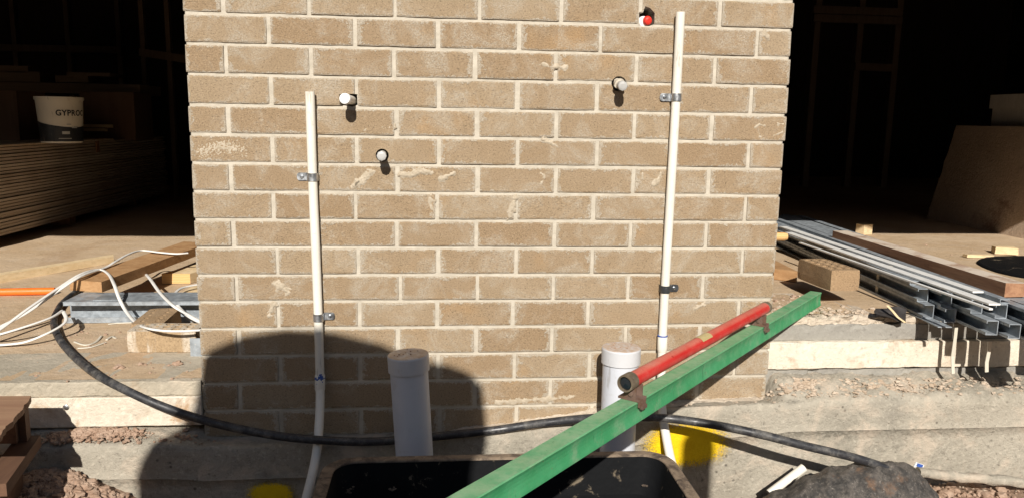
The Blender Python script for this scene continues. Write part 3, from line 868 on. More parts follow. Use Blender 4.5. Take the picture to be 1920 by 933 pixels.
# ------------------------------------------------------------------ conduits and their clips
RC = .0135
def P(u, v, y): return at(u, v, y=y)
def conduit(label, pts, sock, ink):
    g = thing('conduit_pipe', pts[-1], label, 'conduit')
    one('pipe', MAT['pvc_white'], None, None, lambda b: b.tube(pts, RC, 20, 8), parent=g)
    one('socket', MAT['pvc_white'], None, None, lambda b: b.tube(sock, RC, 20, 1, radii=[RC * 1.02] + [RC * 1.16] * (len(sock) - 2) + [RC * 1.02]), parent=g)
    b = MB(); ink(b); b.build('ink_mark', MAT['blue_ink'], g)
    return g
YS = -.0165
ptsL = [P(581, 172, YS - .006), P(586, 330, YS), P(592, 470, YS - .002), P(597, 600, YS), P(600, 705, YS - .004), P(600, 755, -.040), P(598, 800, -.082), P(594, 845, -.128), P(584, 895, -.185), P(566, 960, -.24), P(545, 1010, -.28)]
def inkL(b):
    c = P(600, 707, YS - .004)
    for k in range(44):
        a = -math.pi / 2 + random.gauss(0, .55); t = abs(random.gauss(0, .008)) * (1 if k % 4 else -1) * math.exp(-(a + 1.4) ** 2 * 1.5)
        b.clod((c.x + math.cos(a) * RC * 1.17, c.y + math.sin(a) * RC * 1.17, c.z + t), .0032 * random.uniform(.5, 1.1), (1, .4, 1), 1, .5)
conduit('white conduit rising up the left half of the wall, blue ink on its joint', ptsL, [P(600, 701, YS - .004), P(600, 703, YS - .004), P(600, 728, YS - .007), P(600, 732, YS - .008)], inkL)
ptsR = [P(1276, 23, YS - .008), P(1268, 180, YS), P(1257, 370, YS - .002), P(1247, 540, YS), P(1242, 640, YS - .003), P(1240, 700, YS - .006), P(1240, 735, -.045), P(1242, 772, -.10), P(1248, 812, -.135), P(1260, 868, -.18), P(1278, 908, -.21), P(1305, 950, -.235), P(1330, 985, -.25)]
def inkR(b):
    b.tube([P(1242.3, 627.5, YS - .003), P(1242.2, 629.5, YS - .003)], RC * 1.18, 20, 1)
conduit('tall white conduit on the right half of the wall behind the red tube', ptsR, [P(1242.4, 629, YS - .003), P(1242.3, 631, YS - .003), P(1241.5, 653, YS - .004), P(1241.3, 658, YS - .004)], inkR)

def clip(u, v, side, dark, label):
    c = P(u, v, YS); m_ = MAT['clip_dark' if dark else 'clip']
    g = thing('pipe_clip', (c.x, 0, c.z), label, 'pipe clip', 'saddle clips on the white conduits')
    hw = .0115
    def band(b):
        n = 14; vs = []
        for zz in (-hw, hw):
            for rr in (RC + .0005, RC + .0024):
                for k in range(n + 1):
                    a = math.pi + math.pi * k / n
                    vs.append((c.x + math.cos(a) * rr, c.y + math.sin(a) * rr, c.z + zz))
                vs.append((c.x + rr, -.001, c.z + zz)); vs.insert(len(vs) - n - 2, (c.x - rr, -.001, c.z + zz))
        m1 = n + 3
        A, B, C, D = 0, m1, 2 * m1, 3 * m1
        for k in range(m1 - 1):
            b.add([vs[B + k], vs[B + k + 1], vs[D + k + 1], vs[D + k]], [(0, 1, 2, 3)], False)
            b.add([vs[A + k], vs[A + k + 1], vs[B + k + 1], vs[B + k]], [(0, 1, 2, 3)])
            b.add([vs[C + k], vs[C + k + 1], vs[D + k + 1], vs[D + k]], [(3, 2, 1, 0)])
    one('band', m_, None, None, band, parent=g)
    L_ = .034
    def tab(b):
        n = 8; poly = [(0, -hw), (L_ - hw * .6, -hw)] + [(L_ - hw * .6 + math.cos(-math.pi / 2 + math.pi * k / n) * hw * .6, math.sin(-math.pi / 2 + math.pi * k / n) * hw) for k in range(1, n)] + [(L_ - hw * .6, hw), (0, hw)]
        pl = [(c.x + side * (RC + x_), c.z + z_) for x_, z_ in poly]
        if side < 0: pl = pl[::-1]
        prism_y(pl, -.0042, -.0012)(b)
    one('tab', m_, None, None, tab, parent=g)
    sx = c.x + side * (RC + .019)
    one('screw', MAT['clip'], None, None, lambda b: b.lathe((sx, -.0042, c.z), (0, -1, 0), [(.0055, 0), (.0055, .0015), (.0035, .0028), (.0001, .003)], 12), parent=g)
    one('slot', MAT['clip_dark'], None, None, lambda b: b.box((sx - .004, -.0078, c.z - .0008), (sx + .004, -.0068, c.z + .0008)), parent=g)
clip(586, 332, -1, False, 'upper saddle clip on the left white conduit, tab to the left')
clip(597, 594, 1, False, 'saddle clip just above the shadow on the left white conduit')
clip(1268, 183, -1, False, 'upper shiny saddle clip on the right white conduit')
clip(1247, 541, 1, True, 'dark lower saddle clip on the right white conduit')

# ------------------------------------------------------------------ drain pipes
def drain(label, top, bot):
    g = thing('drain_pipe', bot, label, 'drain pipe', 'capped drain pipes in front of the wall')
    d = (bot - top).normalized(); e = bot + d * .25
    one('pipe', MAT['pvc_grey'], None, None, lambda b: b.tube([top + d * .02, (top + bot) / 2, e], .054, 36, 1), parent=g)
    one('cap', MAT['pvc_cap'], None, None, lambda b: b.lathe(top, -d, [(.0555, -.047), (.0588, -.047), (.0588, -.004), (.0572, 0), (.050, .0014), (.0001, .002)], 40), parent=g)
    def grit(b):
        for k in range(14):
            a = random.random() * 6.28; r = .045 * random.random() ** .5
            b.clod((top.x + math.cos(a) * r, top.y + math.sin(a) * r, top.z + .003), random.uniform(.0012, .0032), (1, 1, .7), 1)
    o = one('grit', MAT['clod'], None, None, grit, parent=g); o['kind'] = 'stuff'
drain('leaning grey capped drain pipe in shadow between the left conduit and green beam', at(765, 663, y=-.2), at(777, 850, y=-.2))
drain('pale capped drain pipe standing behind the red tube and green beam', at(1165, 650, y=-.13), at(1157, 848, y=-.13))

# ------------------------------------------------------------------ black hose
HZ = LZ + .0125
hp = [at(372, 459, z=HZ), at(330, 466, z=HZ), at(270, 483, z=HZ), at(215, 503, z=HZ), at(160, 535, z=HZ), at(122, 563, z=HZ), at(106, 585, z=HZ), at(101, 605, z=HZ), at(110, 632, z=HZ), at(134, 662, z=HZ), at(175, 697, z=HZ + .004),
      at(225, 725, y=-.075), at(290, 755, y=-.085), at(360, 780, y=-.095), at(430, 799, y=-.105), at(520, 816, y=-.122), at(600, 824, y=-.134), at(690, 827, y=-.125), at(770, 822, y=-.118), at(850, 814, y=-.112), at(930, 805, y=-.105),
      at(1010, 793, y=-.11), at(1090, 784, y=-.14), at(1165, 781, y=-.205), at(1245, 783, y=-.22), at(1330, 794, y=-.25), at(1420, 812, y=-.28), at(1510, 835, y=-.30), at(1605, 858, y=-.31), at(1680, 885, y=-.31), at(1730, 920, y=-.30)]
g_h = one('hose', MAT['black_poly'], 'long dusty black poly pipe looping from the left floor across the wall base', 'hose', lambda b: b.tube(hp, .0125, 14, 6))

# ------------------------------------------------------------------ mixing tub
def tub():
    RZt = -1.165
    g = thing('mixing_tub', (.88, -.75, -1.5), 'large black rectangular mixing tub with dirty brown rim in the foreground', 'mixing tub')
    x0, x1, y1, y0 = at(612, 848, z=RZt).x, at(1257, 848, z=RZt).x, at(930, 849, z=RZt).y, -1.28
    def rr(inset, z, rad, n=8):
        a0, a1, b0, b1 = x0 + inset, x1 - inset, y0 + inset, y1 - inset; pts = []
        for (cx, cy, s) in ((a1 - rad, b1 - rad, 0), (a0 + rad, b1 - rad, 1), (a0 + rad, b0 + rad, 2), (a1 - rad, b0 + rad, 3)):
            for k in range(n + 1):
                a = math.pi / 2 * (s + k / n); pts.append(Vector((cx + math.cos(a) * rad, cy + math.sin(a) * rad, z)))
        return pts
    def loft(b, loops, mi=0):
        for A, B in zip(loops, loops[1:]):
            n = len(A); b.add(A + B, [(k, (k + 1) % n, n + (k + 1) % n, n + k) for k in range(n)], True, mi)
    def rim(b):
        def w(L_): return [q + Vector((0, 0, .0016 * noise.noise(q * 9))) for q in L_]
        loft(b, [rr(.010, RZt - .045, .075), rr(.0, RZt - .040, .08), rr(.0, RZt - .004, .08), rr(.004, RZt, .078), rr(.026, RZt + .0005, .06), rr(.031, RZt - .0015, .055), rr(.032, RZt - .004, .054)])
    one('rim', MAT['tub_rim'], None, None, rim, parent=g)
    def body(b):
        loft(b, [rr(.0325, RZt - .0045, .055), rr(.05, RZt - .10, .06), rr(.062, RZt - .108, .06), rr(.066, RZt - .135, .06), rr(.10, RZt - .31, .08)])
        L_ = rr(.10, RZt - .31, .08); b.add(L_, [tuple(range(len(L_)))])
        loft(b, [rr(.10, RZt - .33, .08), rr(.062, RZt - .14, .06), rr(.045, RZt - .10, .06), rr(.028, RZt - .012, .06)])
        L_ = rr(.10, RZt - .33, .08); b.add(L_, [tuple(range(len(L_)))[::-1]])
    one('basin', MAT['tub_black'], None, None, body, parent=g)
    def crust(b):
        for (u, v, n, s) in ((1225, 908, 12, .014), (735, 915, 7, .006), (655, 915, 9, .006)):
            c = at(u, v, y=y1 - .055)
            for k in range(n):
                b.clod((c.x + random.gauss(0, s), c.y - .004, c.z + random.gauss(0, s * .6)), random.uniform(.0015, .004), (1.4, .4, .8), 1)
    o = one('dried_mortar', MAT['tub_rim'], None, None, crust, parent=g); o['kind'] = 'stuff'
tub()

# ------------------------------------------------------------------ green beam with red level tube
ZB = -.868
P1 = at(1541, 547.5, z=ZB); P2 = at(1000, 870, z=ZB); BD = (P2 - P1).normalized(); BN = Vector((-BD.y, BD.x, 0))
BW, BH, BL = .038, .048, 2.45
g = thing('screed_beam', P1 + BD * 1.2 + Vector((0, 0, -BH)), 'long green painted beam carrying a red level tube, crossing the foreground', 'beam')
UP = Vector((0, 0, 1))
def beam(b):
    prof = [(-BW, 0.0), (-BW + .002, .0), (0 - .002, .0), (0, -.002), (-.0022, -.0085), (-.0034, -.017), (-.0034, -.024), (-.0022, -.033), (-.0004, -.042), (.0, -BH + .002), (-.002, -BH), (-BW, -BH)]
    n = len(prof); NS = 60; vs = []
    for i in range(NS + 1):
        t = BL * i / NS
        for (a, h) in prof:
            q = P1 + BD * t + BN * a + UP * h
            k = .0006 * noise.noise(q * 25)
            vs.append(q + BN * k + UP * k)
    b.add(vs, [(i * n + k, i * n + (k + 1) % n, (i + 1) * n + (k + 1) % n, (i + 1) * n + k) for i in range(NS) for k in range(n)])
    b.add(vs[:n], [tuple(range(n))[::-1]]); b.add(vs[-n:], [tuple(range(n))])
one('beam', MAT['green_paint'], None, None, beam, parent=g)
C0 = P1 - BN * .019
def bp(t, z, off=0): return Vector((C0.x, C0.y, 0)) + BD * t + BN * off + UP * z
TZ = -.8255
tb = one('level_tube', MAT['red_paint'], None, None, lambda b: b.tube([bp(.535, TZ), bp(.9, TZ), bp(1.375, TZ)], .0165, 28, 1), parent=g)
def ring(t0, t1, r):
    one('end_ring', MAT['brass'], None, None, lambda b: b.lathe(bp(t0, TZ), bp(t1, TZ) - bp(t0, TZ), [(.0150, 0), (r, .001), (r, abs(t1 - t0) - .003), (r * .96, abs(t1 - t0)), (r * .80, abs(t1 - t0)), (r * .78, abs(t1 - t0) - .008), (.0001, abs(t1 - t0) - .008)], 28), parent=tb)
ring(1.365, 1.395, .0185); ring(.545, .523, .0172)
one('lens', MAT['lens'], None, None, lambda b: b.lathe(bp(1.3885, TZ), BD, [(.0146, 0), (.011, .0025), (.0001, .0035)], 24), parent=tb)
def vial(b):
    n = 10; vs = []
    for tt in (.965, 1.025):
        for k in range(n + 1):
            a = math.pi * (.18 + .64 * k / n)
            vs.append(bp(tt, TZ + math.sin(a) * .0171, math.cos(a) * .0171))
    b.add(vs, [(k, k + 1, n + 2 + k, n + 1 + k) for k in range(n)], True)
one('vial_window', MAT['vial'], None, None, vial, parent=tb)
for t in (1.355, .578):
    def br(b):
        q = lambda dt, off, z: bp(t + dt, z, off)
        def bx(t0, t1, o0, o1, z0, z1): b.hexa([q(t0, o0, z0), q(t1, o0, z0), q(t1, o1, z0), q(t0, o1, z0), q(t0, o0, z1), q(t1, o0, z1), q(t1, o1, z1), q(t0, o1, z1)])
        bx(-.018, .018, -.026, .0225, ZB + .0005, ZB + .005)
        bx(-.014, .014, .0192, .0235, ZB - .012, ZB + .0045)
        bx(-.010, .010, .0225, .0285, ZB - .016, ZB - .008)
        bx(-.0165, -.0125, -.014, .014, ZB + .004, TZ - .013)
        bx(.0125, .0165, -.014, .014, ZB + .004, TZ - .013)
        bx(-.012, .012, -.012, -.008, ZB + .004, TZ - .012)
        b.lathe(q(.0165, .004, ZB + .016), BD, [(.006, 0), (.006, .004), (.0001, .0045)], 6)
    one('bracket', MAT['rusty'], None, None, br, parent=g)
one('trestle', MAT['wood_brown'], 'timber block stack holding up the near end of the green beam', 'trestle',
    lambda b: [b.box((.42, -1.75, -1.52 + .2 * k), (.66, -1.62, -1.52 + .2 * k + .196)) for k in range(3)] + [b.box((.43, -1.74, -.9195), (.65, -1.63, -.9165))])

# ------------------------------------------------------------------ loose bricks
def loose_brick(label, c, ax, L_=.23, W_=.11, H_=.076, holes=(-1, 0, 1), mat='brick_loose', hr=.0145):
    """c = bottom centre, ax = direction of the length"""
    ax = Vector(ax).normalized(); sd = Vector((-ax.y, ax.x, 0)).normalized(); c = Vector(c)
    g = thing('loose_brick', c, label, 'brick', 'loose cored bricks')
    me = bmesh.new(); 
    b = MB()
    nx, ny, nz = 8, 4, 3
    def pt(i, j, k):
        x = (i / nx - .5) * L_; y = (j / ny - .5) * W_; z = k / nz * H_
        q = Vector((x, y, z)); e = (i in (0, nx)) + (j in (0, ny)) + (k in (0, nz))
        f = .0015 * (e - 1) if e > 1 else 0
        q -= Vector((math.copysign(f, x) if i in (0, nx) else 0, math.copysign(f, y) if j in (0, ny) else 0, (f if k == nz else -f) if k in (0, nz) else 0))
        w = c + ax * q.x + sd * q.y + UP * q.z
        return w + Vector((1, 1, .6)) * (.0012 * noise.noise(w * 40))
    def face(fn, na, nb, flip):
        vs = [fn(i, j) for j in range(nb + 1) for i in range(na + 1)]
        fs = [(j * (na + 1) + i, j * (na + 1) + i + 1, (j + 1) * (na + 1) + i + 1, (j + 1) * (na + 1) + i) for j in range(nb) for i in range(na)]
        b.add(vs, [f[::-1] for f in fs] if flip else fs)
    face(lambda i, j: pt(i, j, nz), nx, ny, False); face(lambda i, j: pt(i, j, 0), nx, ny, True)
    face(lambda i, k: pt(i, 0, k), nx, nz, False); face(lambda i, k: pt(i, ny, k), nx, nz, True)
    face(lambda j, k: pt(0, j, k), ny, nz, True); face(lambda j, k: pt(nx, j, k), ny, nz, False)
    o = b.build('brick_body', MAT[mat], g)
    if holes:
        bm = bmesh.new(); bm.from_mesh(o.data); bmesh.ops.remove_doubles(bm, verts=bm.verts, dist=1e-5); bmesh.ops.recalc_face_normals(bm, faces=bm.faces); bm.to_mesh(o.data); bm.free()
        cb = MB(); off = c
        for i in range(5):
            for j in holes:
                q = c + ax * ((i - 2) * .040) + sd * (j * .033) + UP * (H_ - .05)
                pr = [(hr, 0), (hr, .08)]; n = 10
                vs = []
                for (r, h) in pr:
                    for k in range(n):
                        a = 6.2832 * k / n; vs.append(q + ax * (math.cos(a) * r) + sd * (math.sin(a) * r * .9) + UP * h)
                cb.add(vs, [(k, (k + 1) % n, n + (k + 1) % n, n + k) for k in range(n)] + [tuple(range(n))[::-1], tuple(range(n, 2 * n))])
        co = cb.build('core_cut', MAT['brick_loose'])
        co.location = -c if False else (0, 0, 0)
        md = o.modifiers.new('c', 'BOOLEAN'); md.object = co; md.operation = 'DIFFERENCE'; md.solver = 'EXACT'
        bpy.context.view_layer.update()
        nm = bpy.data.meshes.new_from_object(o.evaluated_get(bpy.context.evaluated_depsgraph_get()))
        o.modifiers.clear(); o.data = nm; bpy.data.objects.remove(co)
    return g
loose_brick('cored brick resting on the upper end of the green beam', (2.118, .298, ZB + .002), (-.06, 1, 0))
pa = [at(259, 602, z=LZ + .076), at(273, 570, z=LZ + .076), at(325, 570, z=LZ + .076), at(310, 602, z=LZ + .076)]
loose_brick('small cored brick lying behind the mortar-streaked brick on the left floor', (-.298, .505, LZ), (-.05, 1, 0), holes=(-.75, .75), hr=.0085)
loose_brick('mortar-streaked brick lying crosswise at the left edge of the wall', (-.21, .345, LZ), (1, -.02, 0), mat='brick_streaked')

# ------------------------------------------------------------------ left floor clutter
def cpurlin(b, x0, x1, y0, z0, h=.085, d=.16, t=.003):
    # open side to the viewer: web at the back, flanges forward, short lips
    b.box((x0, y0, z0 + h - t), (x1, y0 + d, z0 + h))
    b.box((x0, y0 + .012, z0), (x1, y0 + d, z0 + t))
    b.box((x0, y0 + .055, z0 + t), (x1, y0 + .055 + t, z0 + h - t))
    b.box((x0, y0 + .012 - t, z0), (x1, y0 + .012, z0 + .022))
    b.box((x0, y0 + .001, z0 + h - .015), (x1, y0 + .001 + t, z0 + h - t))
pu = thing('steel_purlin', (-.45, .7, LZ), 'short galvanised steel channel lying under the brown plank on the left floor', 'steel channel')
one('channel', MAT['galv'], None, None, lambda b: cpurlin(b, -.70, -.12, .68, LZ + .001), parent=pu)
one('splice_plate', MAT['galv_dark'], None, None, lambda b: b.box((-.60, .70, LZ + .0865), (-.505, .79, LZ + .0895)), parent=pu)  # dark plate laid in for the shade of the plank above
def plank(name, label, cat, near_l, near_r, far_l, far_r, z0, z1, mat, endm=None, group=None):
    b = MB(); n = 14; vs = []
    nl, nr, fl, fr = [Vector((q.x, q.y, 0)) for q in (near_l, near_r, far_l, far_r)]
    for i in range(n + 1):
        t = i / n; a = nl.lerp(fl, t); c = nr.lerp(fr, t)
        e = .0012 * noise.noise(Vector((t * 7, z0 * 9, a.x)))
        vs += [a + UP * (z0 + e), c + UP * (z0 - e), c + UP * (z1 + e), a + UP * (z1 - e)]
    b.add(vs, [(i * 4 + k, i * 4 + (k + 1) % 4, (i + 1) * 4 + (k + 1) % 4, (i + 1) * 4 + k) for i in range(n) for k in range(4)])
    b.add(vs[:4], [(3, 2, 1, 0)], False, 1 if endm else 0); b.add(vs[-4:], [(0, 1, 2, 3)], False, 0)
    return b.build(name, [MAT[mat]] + ([MAT[endm]] if endm else []), None, label, cat, group)
ZP = LZ + .092
nl, nr = at(130, 524, z=ZP + .042), at(190, 528, z=ZP + .042); fr_ = at(372, 478, z=ZP); fl_ = fr_ + (nl - nr)
plank('timber_plank', 'brown plank propped on the steel channel with white cable over it', 'plank', nl, nr, fl_ + (fl_ - nl) * .15, fr_ + (fr_ - nr) * .15, ZP, ZP + .042, 'wood_brown', 'wood_brown')
a, b_ = at(304, 531, z=LZ + .004), at(357, 531, z=LZ + .004)
plank('timber_plank', 'short pine plank with lit end grain under the brown plank', 'plank', a, b_, a + Vector((.28, .75, 0)), b_ + Vector((.28, .75, 0)), LZ + .004, LZ + .052, 'wood_pine', 'wood_end')
a, b_ = at(332, 571, z=LZ + .002), at(392, 571, z=LZ + .002)
plank('timber_plank', 'pale timber offcut beneath the looping white cables by the wall edge', 'plank', a, b_, a + Vector((.02, .30, 0)), b_ + Vector((.02, .30, 0)), LZ + .002, LZ + .045, 'wood_pine', 'wood_pine')
plank('timber_batten', 'thin pale pine batten lying across the left garage floor', 'batten', at(-60, 541, z=LZ), at(-62, 536, z=LZ), at(214, 493, z=LZ), at(213, 489.5, z=LZ), LZ + .001, LZ + .038, 'wood_pine', 'wood_pine')
one('steel_angle', MAT['galv'], 'small galvanised angle standing at the left edge of the wall', 'steel angle', lambda b: (b.box((-.105, .245, LZ), (-.035, .248, LZ + .062)), b.box((-.038, .248, LZ), (-.035, .30, LZ + .062))))

# orange corrugated conduit
def corr(b):
    a = at(-60, 548, z=LZ + .016); c = at(103, 545, z=LZ + .016); n = 110; pts = []; rad = []
    for i in range(n + 1):
        pts.append(a.lerp(c, i / n)); rad.append(.0172 if i % 2 else .0152)
    b.tube(pts, .016, 14, 1, radii=rad)
one('corrugated_conduit', MAT['orange'], 'orange corrugated conduit lying on the left floor', 'conduit', corr)

# white twin cables (flat)
def cable(label, pts, r=.0055, flat=(.75, 1.25)):
    return one('white_cable', MAT['cable'], label, 'cable', lambda b: b.tube(pts, r, 10, 6, flat=flat), group='white power cables on the left floor')
PT = ZP + .042 + .006
F = LZ + .006
cable('white cable arching over the brown plank then drooping across the mortar-streaked brick',
      [at(-40, 640, z=F + .02), at(0, 617, z=F + .04), at(50, 580, z=F + .08), at(100, 546, z=F + .11), at(150, 514, z=PT + .012), at(185, 505, z=PT + .004), at(203, 513, z=PT + .003), at(214, 532, z=PT + .002), at(223, 557, y=.655), at(236, 582, y=.60), at(256, 605, y=.45), at(278, 615, z=LZ + .088), at(310, 619.5, z=LZ + .089), at(345, 620, z=LZ + .088), at(380, 618, z=LZ + .085)])
cable('white cable with its cut end lying on the brown plank',
      [at(352, 474, z=PT + .002), at(330, 475.5, z=PT + .003), at(300, 473, z=PT + .004), at(265, 469.5, z=PT + .006), at(240, 477, z=PT + .012), at(215, 491, z=PT + .008), at(196, 502, z=PT), at(150, 518, z=PT + .01), at(100, 551, z=F + .1), at(50, 586, z=F + .06), at(0, 612, z=F + .03), at(-40, 632, z=F + .01)])
cable('upper of two white cables running low from the left edge to the black loop', [at(-40, 634, z=F + .02), at(0, 626, z=F + .035), at(50, 611, z=F + .05), at(95, 595, z=F + .06), at(116, 582, z=F + .06)])
cable('lower white cable running from the left edge and turning back at the black loop', [at(-40, 648, z=F), at(0, 646, z=F + .004), at(45, 641, z=F + .01), at(85, 626, z=F + .03), at(116, 609, z=F + .045), at(124, 597, z=F + .055), at(119, 584, z=F + .06)])
cable('white cable slanting down from under the plank to the wall edge', [at(272, 512, z=PT - .05), at(282, 523, z=F + .1), at(300, 548, z=F + .09), at(322, 570, z=F + .085), at(340, 582, z=F + .07), at(375, 601, z=F + .06)])
cable('white cable hooping round by the pine offcut at the wall edge', [at(385, 531, z=F + .06), at(365, 534, z=F + .06), at(340, 540, z=F + .062), at(328, 551, z=F + .064), at(329, 566, z=F + .064), at(343, 583, z=F + .06), at(358, 595, z=F + .06), at(380, 606, z=F + .055)])

for k, (pp, lb) in enumerate(((((140, 640), (160, 646), (180, 640), (190, 629)), 'curled pale plastic offcut by the black loop'), (((146, 652), (170, 650), (198, 641)), 'straight pale offcut lying below the curled one'),
        (((200, 636), (210, 630), (216, 633)), 'tiny bent offcut right of the curled one'), (((203, 607), (222, 605), (247, 604)), 'pale timber splinter in front of the steel channel'))):
    one('offcut', MAT['hang'], lb, 'offcut', lambda b: b.tube([at(u, v, z=LZ + .003) for u, v in pp], .0035, 6, 4, flat=(.6, 1.5)), group='small offcuts on the left floor')
for (u, v, r, lb) in ((223, 690, .012, 'flat grey stone on the left slab near its edge'), (331, 684, .014, 'angular brown stone on the left slab near the wall'), (264, 683, .007, 'small dark chip between the two slab stones')):
    p = at(u, v, z=LZ)
    one('stone', MAT['clod'], lb, 'stone', lambda b: b.clod((p.x, p.y, p.z + r * .35), r, (1.2, 1, .7), 2, .5))

# ------------------------------------------------------------------ timber crate at lower left
g = thing('timber_crate', (-.8, -.55, -1.36), 'brown plywood-topped timber crate at the lower left corner', 'crate')
CT = -1.08
e0 = at(61, 741, z=CT); e1 = at(0, 814, z=CT); ed = (e1 - e0).normalized()
def quad_slab(b, pts, z0, z1): b.hexa([Vector((p.x, p.y, z0)) for p in pts] + [Vector((p.x, p.y, z1)) for p in pts])
nb = Vector((-1, .02, 0))
def toprag(b):
    n = 40; vs = []
    for i in range(n + 1):
        q = e0 + ed * (.31 * i / n); k = .006 * noise.noise(q * 22) + .004 * noise.noise(q * 60)
        l = q + nb * .9
        vs += [(q.x + k, q.y, CT - .016), (q.x + k, q.y, CT), (l.x, l.y, CT), (l.x, l.y, CT - .016)]
    b.add(vs, [(i * 4 + k, i * 4 + (k + 1) % 4, (i + 1) * 4 + (k + 1) % 4, (i + 1) * 4 + k) for i in range(n) for k in range(4)])
    b.add(vs[:4], [(0, 1, 2, 3)]); b.add(vs[-4:], [(3, 2, 1, 0)])
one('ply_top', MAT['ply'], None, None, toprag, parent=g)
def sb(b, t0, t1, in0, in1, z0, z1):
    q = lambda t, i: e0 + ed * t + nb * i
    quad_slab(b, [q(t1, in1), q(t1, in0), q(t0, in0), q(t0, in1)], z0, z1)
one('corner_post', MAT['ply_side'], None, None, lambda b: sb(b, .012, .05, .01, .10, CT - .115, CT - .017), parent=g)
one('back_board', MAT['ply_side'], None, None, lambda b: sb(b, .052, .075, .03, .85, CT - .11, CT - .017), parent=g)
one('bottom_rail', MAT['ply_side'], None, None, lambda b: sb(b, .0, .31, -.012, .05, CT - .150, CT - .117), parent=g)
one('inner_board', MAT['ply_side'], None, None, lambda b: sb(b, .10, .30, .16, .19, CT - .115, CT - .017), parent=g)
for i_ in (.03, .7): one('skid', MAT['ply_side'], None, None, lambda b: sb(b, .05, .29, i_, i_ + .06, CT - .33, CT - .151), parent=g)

# ------------------------------------------------------------------ sheets and things in the left garage
ORD = 'topmost second third fourth fifth sixth seventh eighth ninth tenth eleventh twelfth thirteenth fourteenth fifteenth sixteenth seventeenth eighteenth nineteenth twentieth twenty-first twenty-second twenty-third twenty-fourth twenty-fifth lowest'.split()
def sheet_label(k):
    return ORD[k] + (' sheet' if k in (0, 25) else ' sheet from the top') + ' of the plasterboard stack inside the left garage'
ST = -.515; SX = -1.83
ns = 26; th_ = (ST - (LZ + .06)) / ns
for k in range(ns):
    z0 = LZ + .06 + th_ * k; dx = random.gauss(0, .004); dy = random.gauss(0, .02)
    b = MB(); b.box((SX - 1.2 + dx, 1.95 + dy, z0), (SX + dx, 5.2 + dy, z0 + th_ - .0055), Matrix.Rotation(R_(random.gauss(-1.5, .05)), 3, 'Z'))
    b.build('plasterboard_sheet', MAT['sheet'], None, sheet_label(ns - 1 - k), 'plasterboard', 'plasterboard sheets stacked in the left garage')
for yy, wd in ((2.4, 'nearest'), (3.4, 'middle'), (4.6, 'farthest')):
    one('stack_bearer', MAT['wood_brown'], wd + ' timber bearer under the plasterboard stack in the left garage', 'timber', lambda b: b.box((SX - 1.15, yy, LZ), (SX - .04, yy + .09, LZ + .058)), group='bearers under the plasterboard stack')
one('packing_board', MAT['wood_pale'], 'loose board lying on the near end of the plasterboard stack', 'board', lambda b: b.box((SX - .55, 2.3, ST + .001), (SX + .02, 4.0, ST + .013), Matrix.Rotation(R_(-3), 3, 'Z')))
one('packing_strip', MAT['wood_red'], 'short strip hanging off the corner of the plasterboard stack', 'strip', lambda b: b.box((SX + .012, 3.78, ST - .085), (SX + .02, 3.83, ST + .02)))
# bucket
bk = at(117, 268, z=ST + .014)
kb = 1.0
g = thing('bucket', bk, 'white and black plaster bucket standing on the sheet stack in the left garage', 'bucket')
BH_ = (at(110, 182, y=bk.y).z - bk.z); BR = (at(154, 200, y=bk.y).x - at(70, 200, y=bk.y).x) / 2
def brad(h): return BR * (.87 + .13 * h / BH_)
lowprof = lambda a: BH_ * (.50 - .10 * math.sin(a + .6))
def bshell(b, h0, h1, n=48, out=0):
    vs = []
    for k in range(n):
        a = 2 * math.pi * k / n
        z0 = h0(a); z1 = h1(a)
        vs += [(bk.x + math.cos(a) * (brad(z0) + out), bk.y + math.sin(a) * (brad(z0) + out), bk.z + z0), (bk.x + math.cos(a) * (brad(z1) + out), bk.y + math.sin(a) * (brad(z1) + out), bk.z + z1)]
    b.add(vs, [(2 * k, (2 * k + 2) % (2 * n), (2 * k + 3) % (2 * n), 2 * k + 1) for k in range(n)], True)
def bprof(a): return BH_ * (.44 + .09 * math.cos(a - 2.6))
bd = one('bucket_body', MAT['bucket_white'], None, None, lambda b: (b.lathe(bk, UP, [(.0001, .001), (brad(0), .001), (brad(BH_ * .93), BH_ * .93), (brad(BH_) * 1.035, BH_ * .93), (brad(BH_) * 1.035, BH_), (brad(BH_) * .97, BH_), (brad(BH_) * .96, BH_ * .985), (.0001, BH_ * .985)], 48)), parent=g)
one('bucket_label', MAT['bucket_black'], None, None, lambda b: bshell(b, lambda a: .012, bprof, out=.0012), parent=g)
fc = bpy.data.curves.new('word', 'FONT'); fc.body = 'GYPROC'; fc.align_x = 'CENTER'; fc.size = 1.0; fc.offset = .03; fc.space_character = 1.08
fo = bpy.data.objects.new('word', fc); COL.objects.link(fo); bpy.context.view_layer.update()
tm = bpy.data.meshes.new_from_object(fo.evaluated_get(bpy.context.evaluated_depsgraph_get())); bpy.data.objects.remove(fo)
bm = bmesh.new(); bm.from_mesh(tm); bmesh.ops.triangulate(bm, faces=bm.faces); bmesh.ops.subdivide_edges(bm, edges=[e for e in bm.edges if e.calc_length() > .2], cuts=2); bm.to_mesh(tm); bm.free()
mw = max(v.co.x for v in tm.vertices) - min(v.co.x for v in tm.vertices)
view = math.atan2(CAM.y - bk.y, CAM.x - bk.x)
def wrap(mesh, w, z0, hs, mid, tilt, name, mat):
    sc = w / mw; b = MB(); vs = []
    for v in mesh.vertices:
        a = mid + v.co.x * sc / BR; z = z0 + v.co.y * sc * hs - tilt * v.co.x * sc
        vs.append((bk.x + math.cos(a) * (brad(z) + .0016), bk.y + math.sin(a) * (brad(z) + .0016), bk.z + z))
    b.add(vs, [tuple(p.vertices) for p in mesh.polygons]); return b.build(name, MAT[mat], bd)
wrap(tm, BR * 1.42, BH_ * .60, 1.05, view + .52, .0, 'lettering', 'print_black')
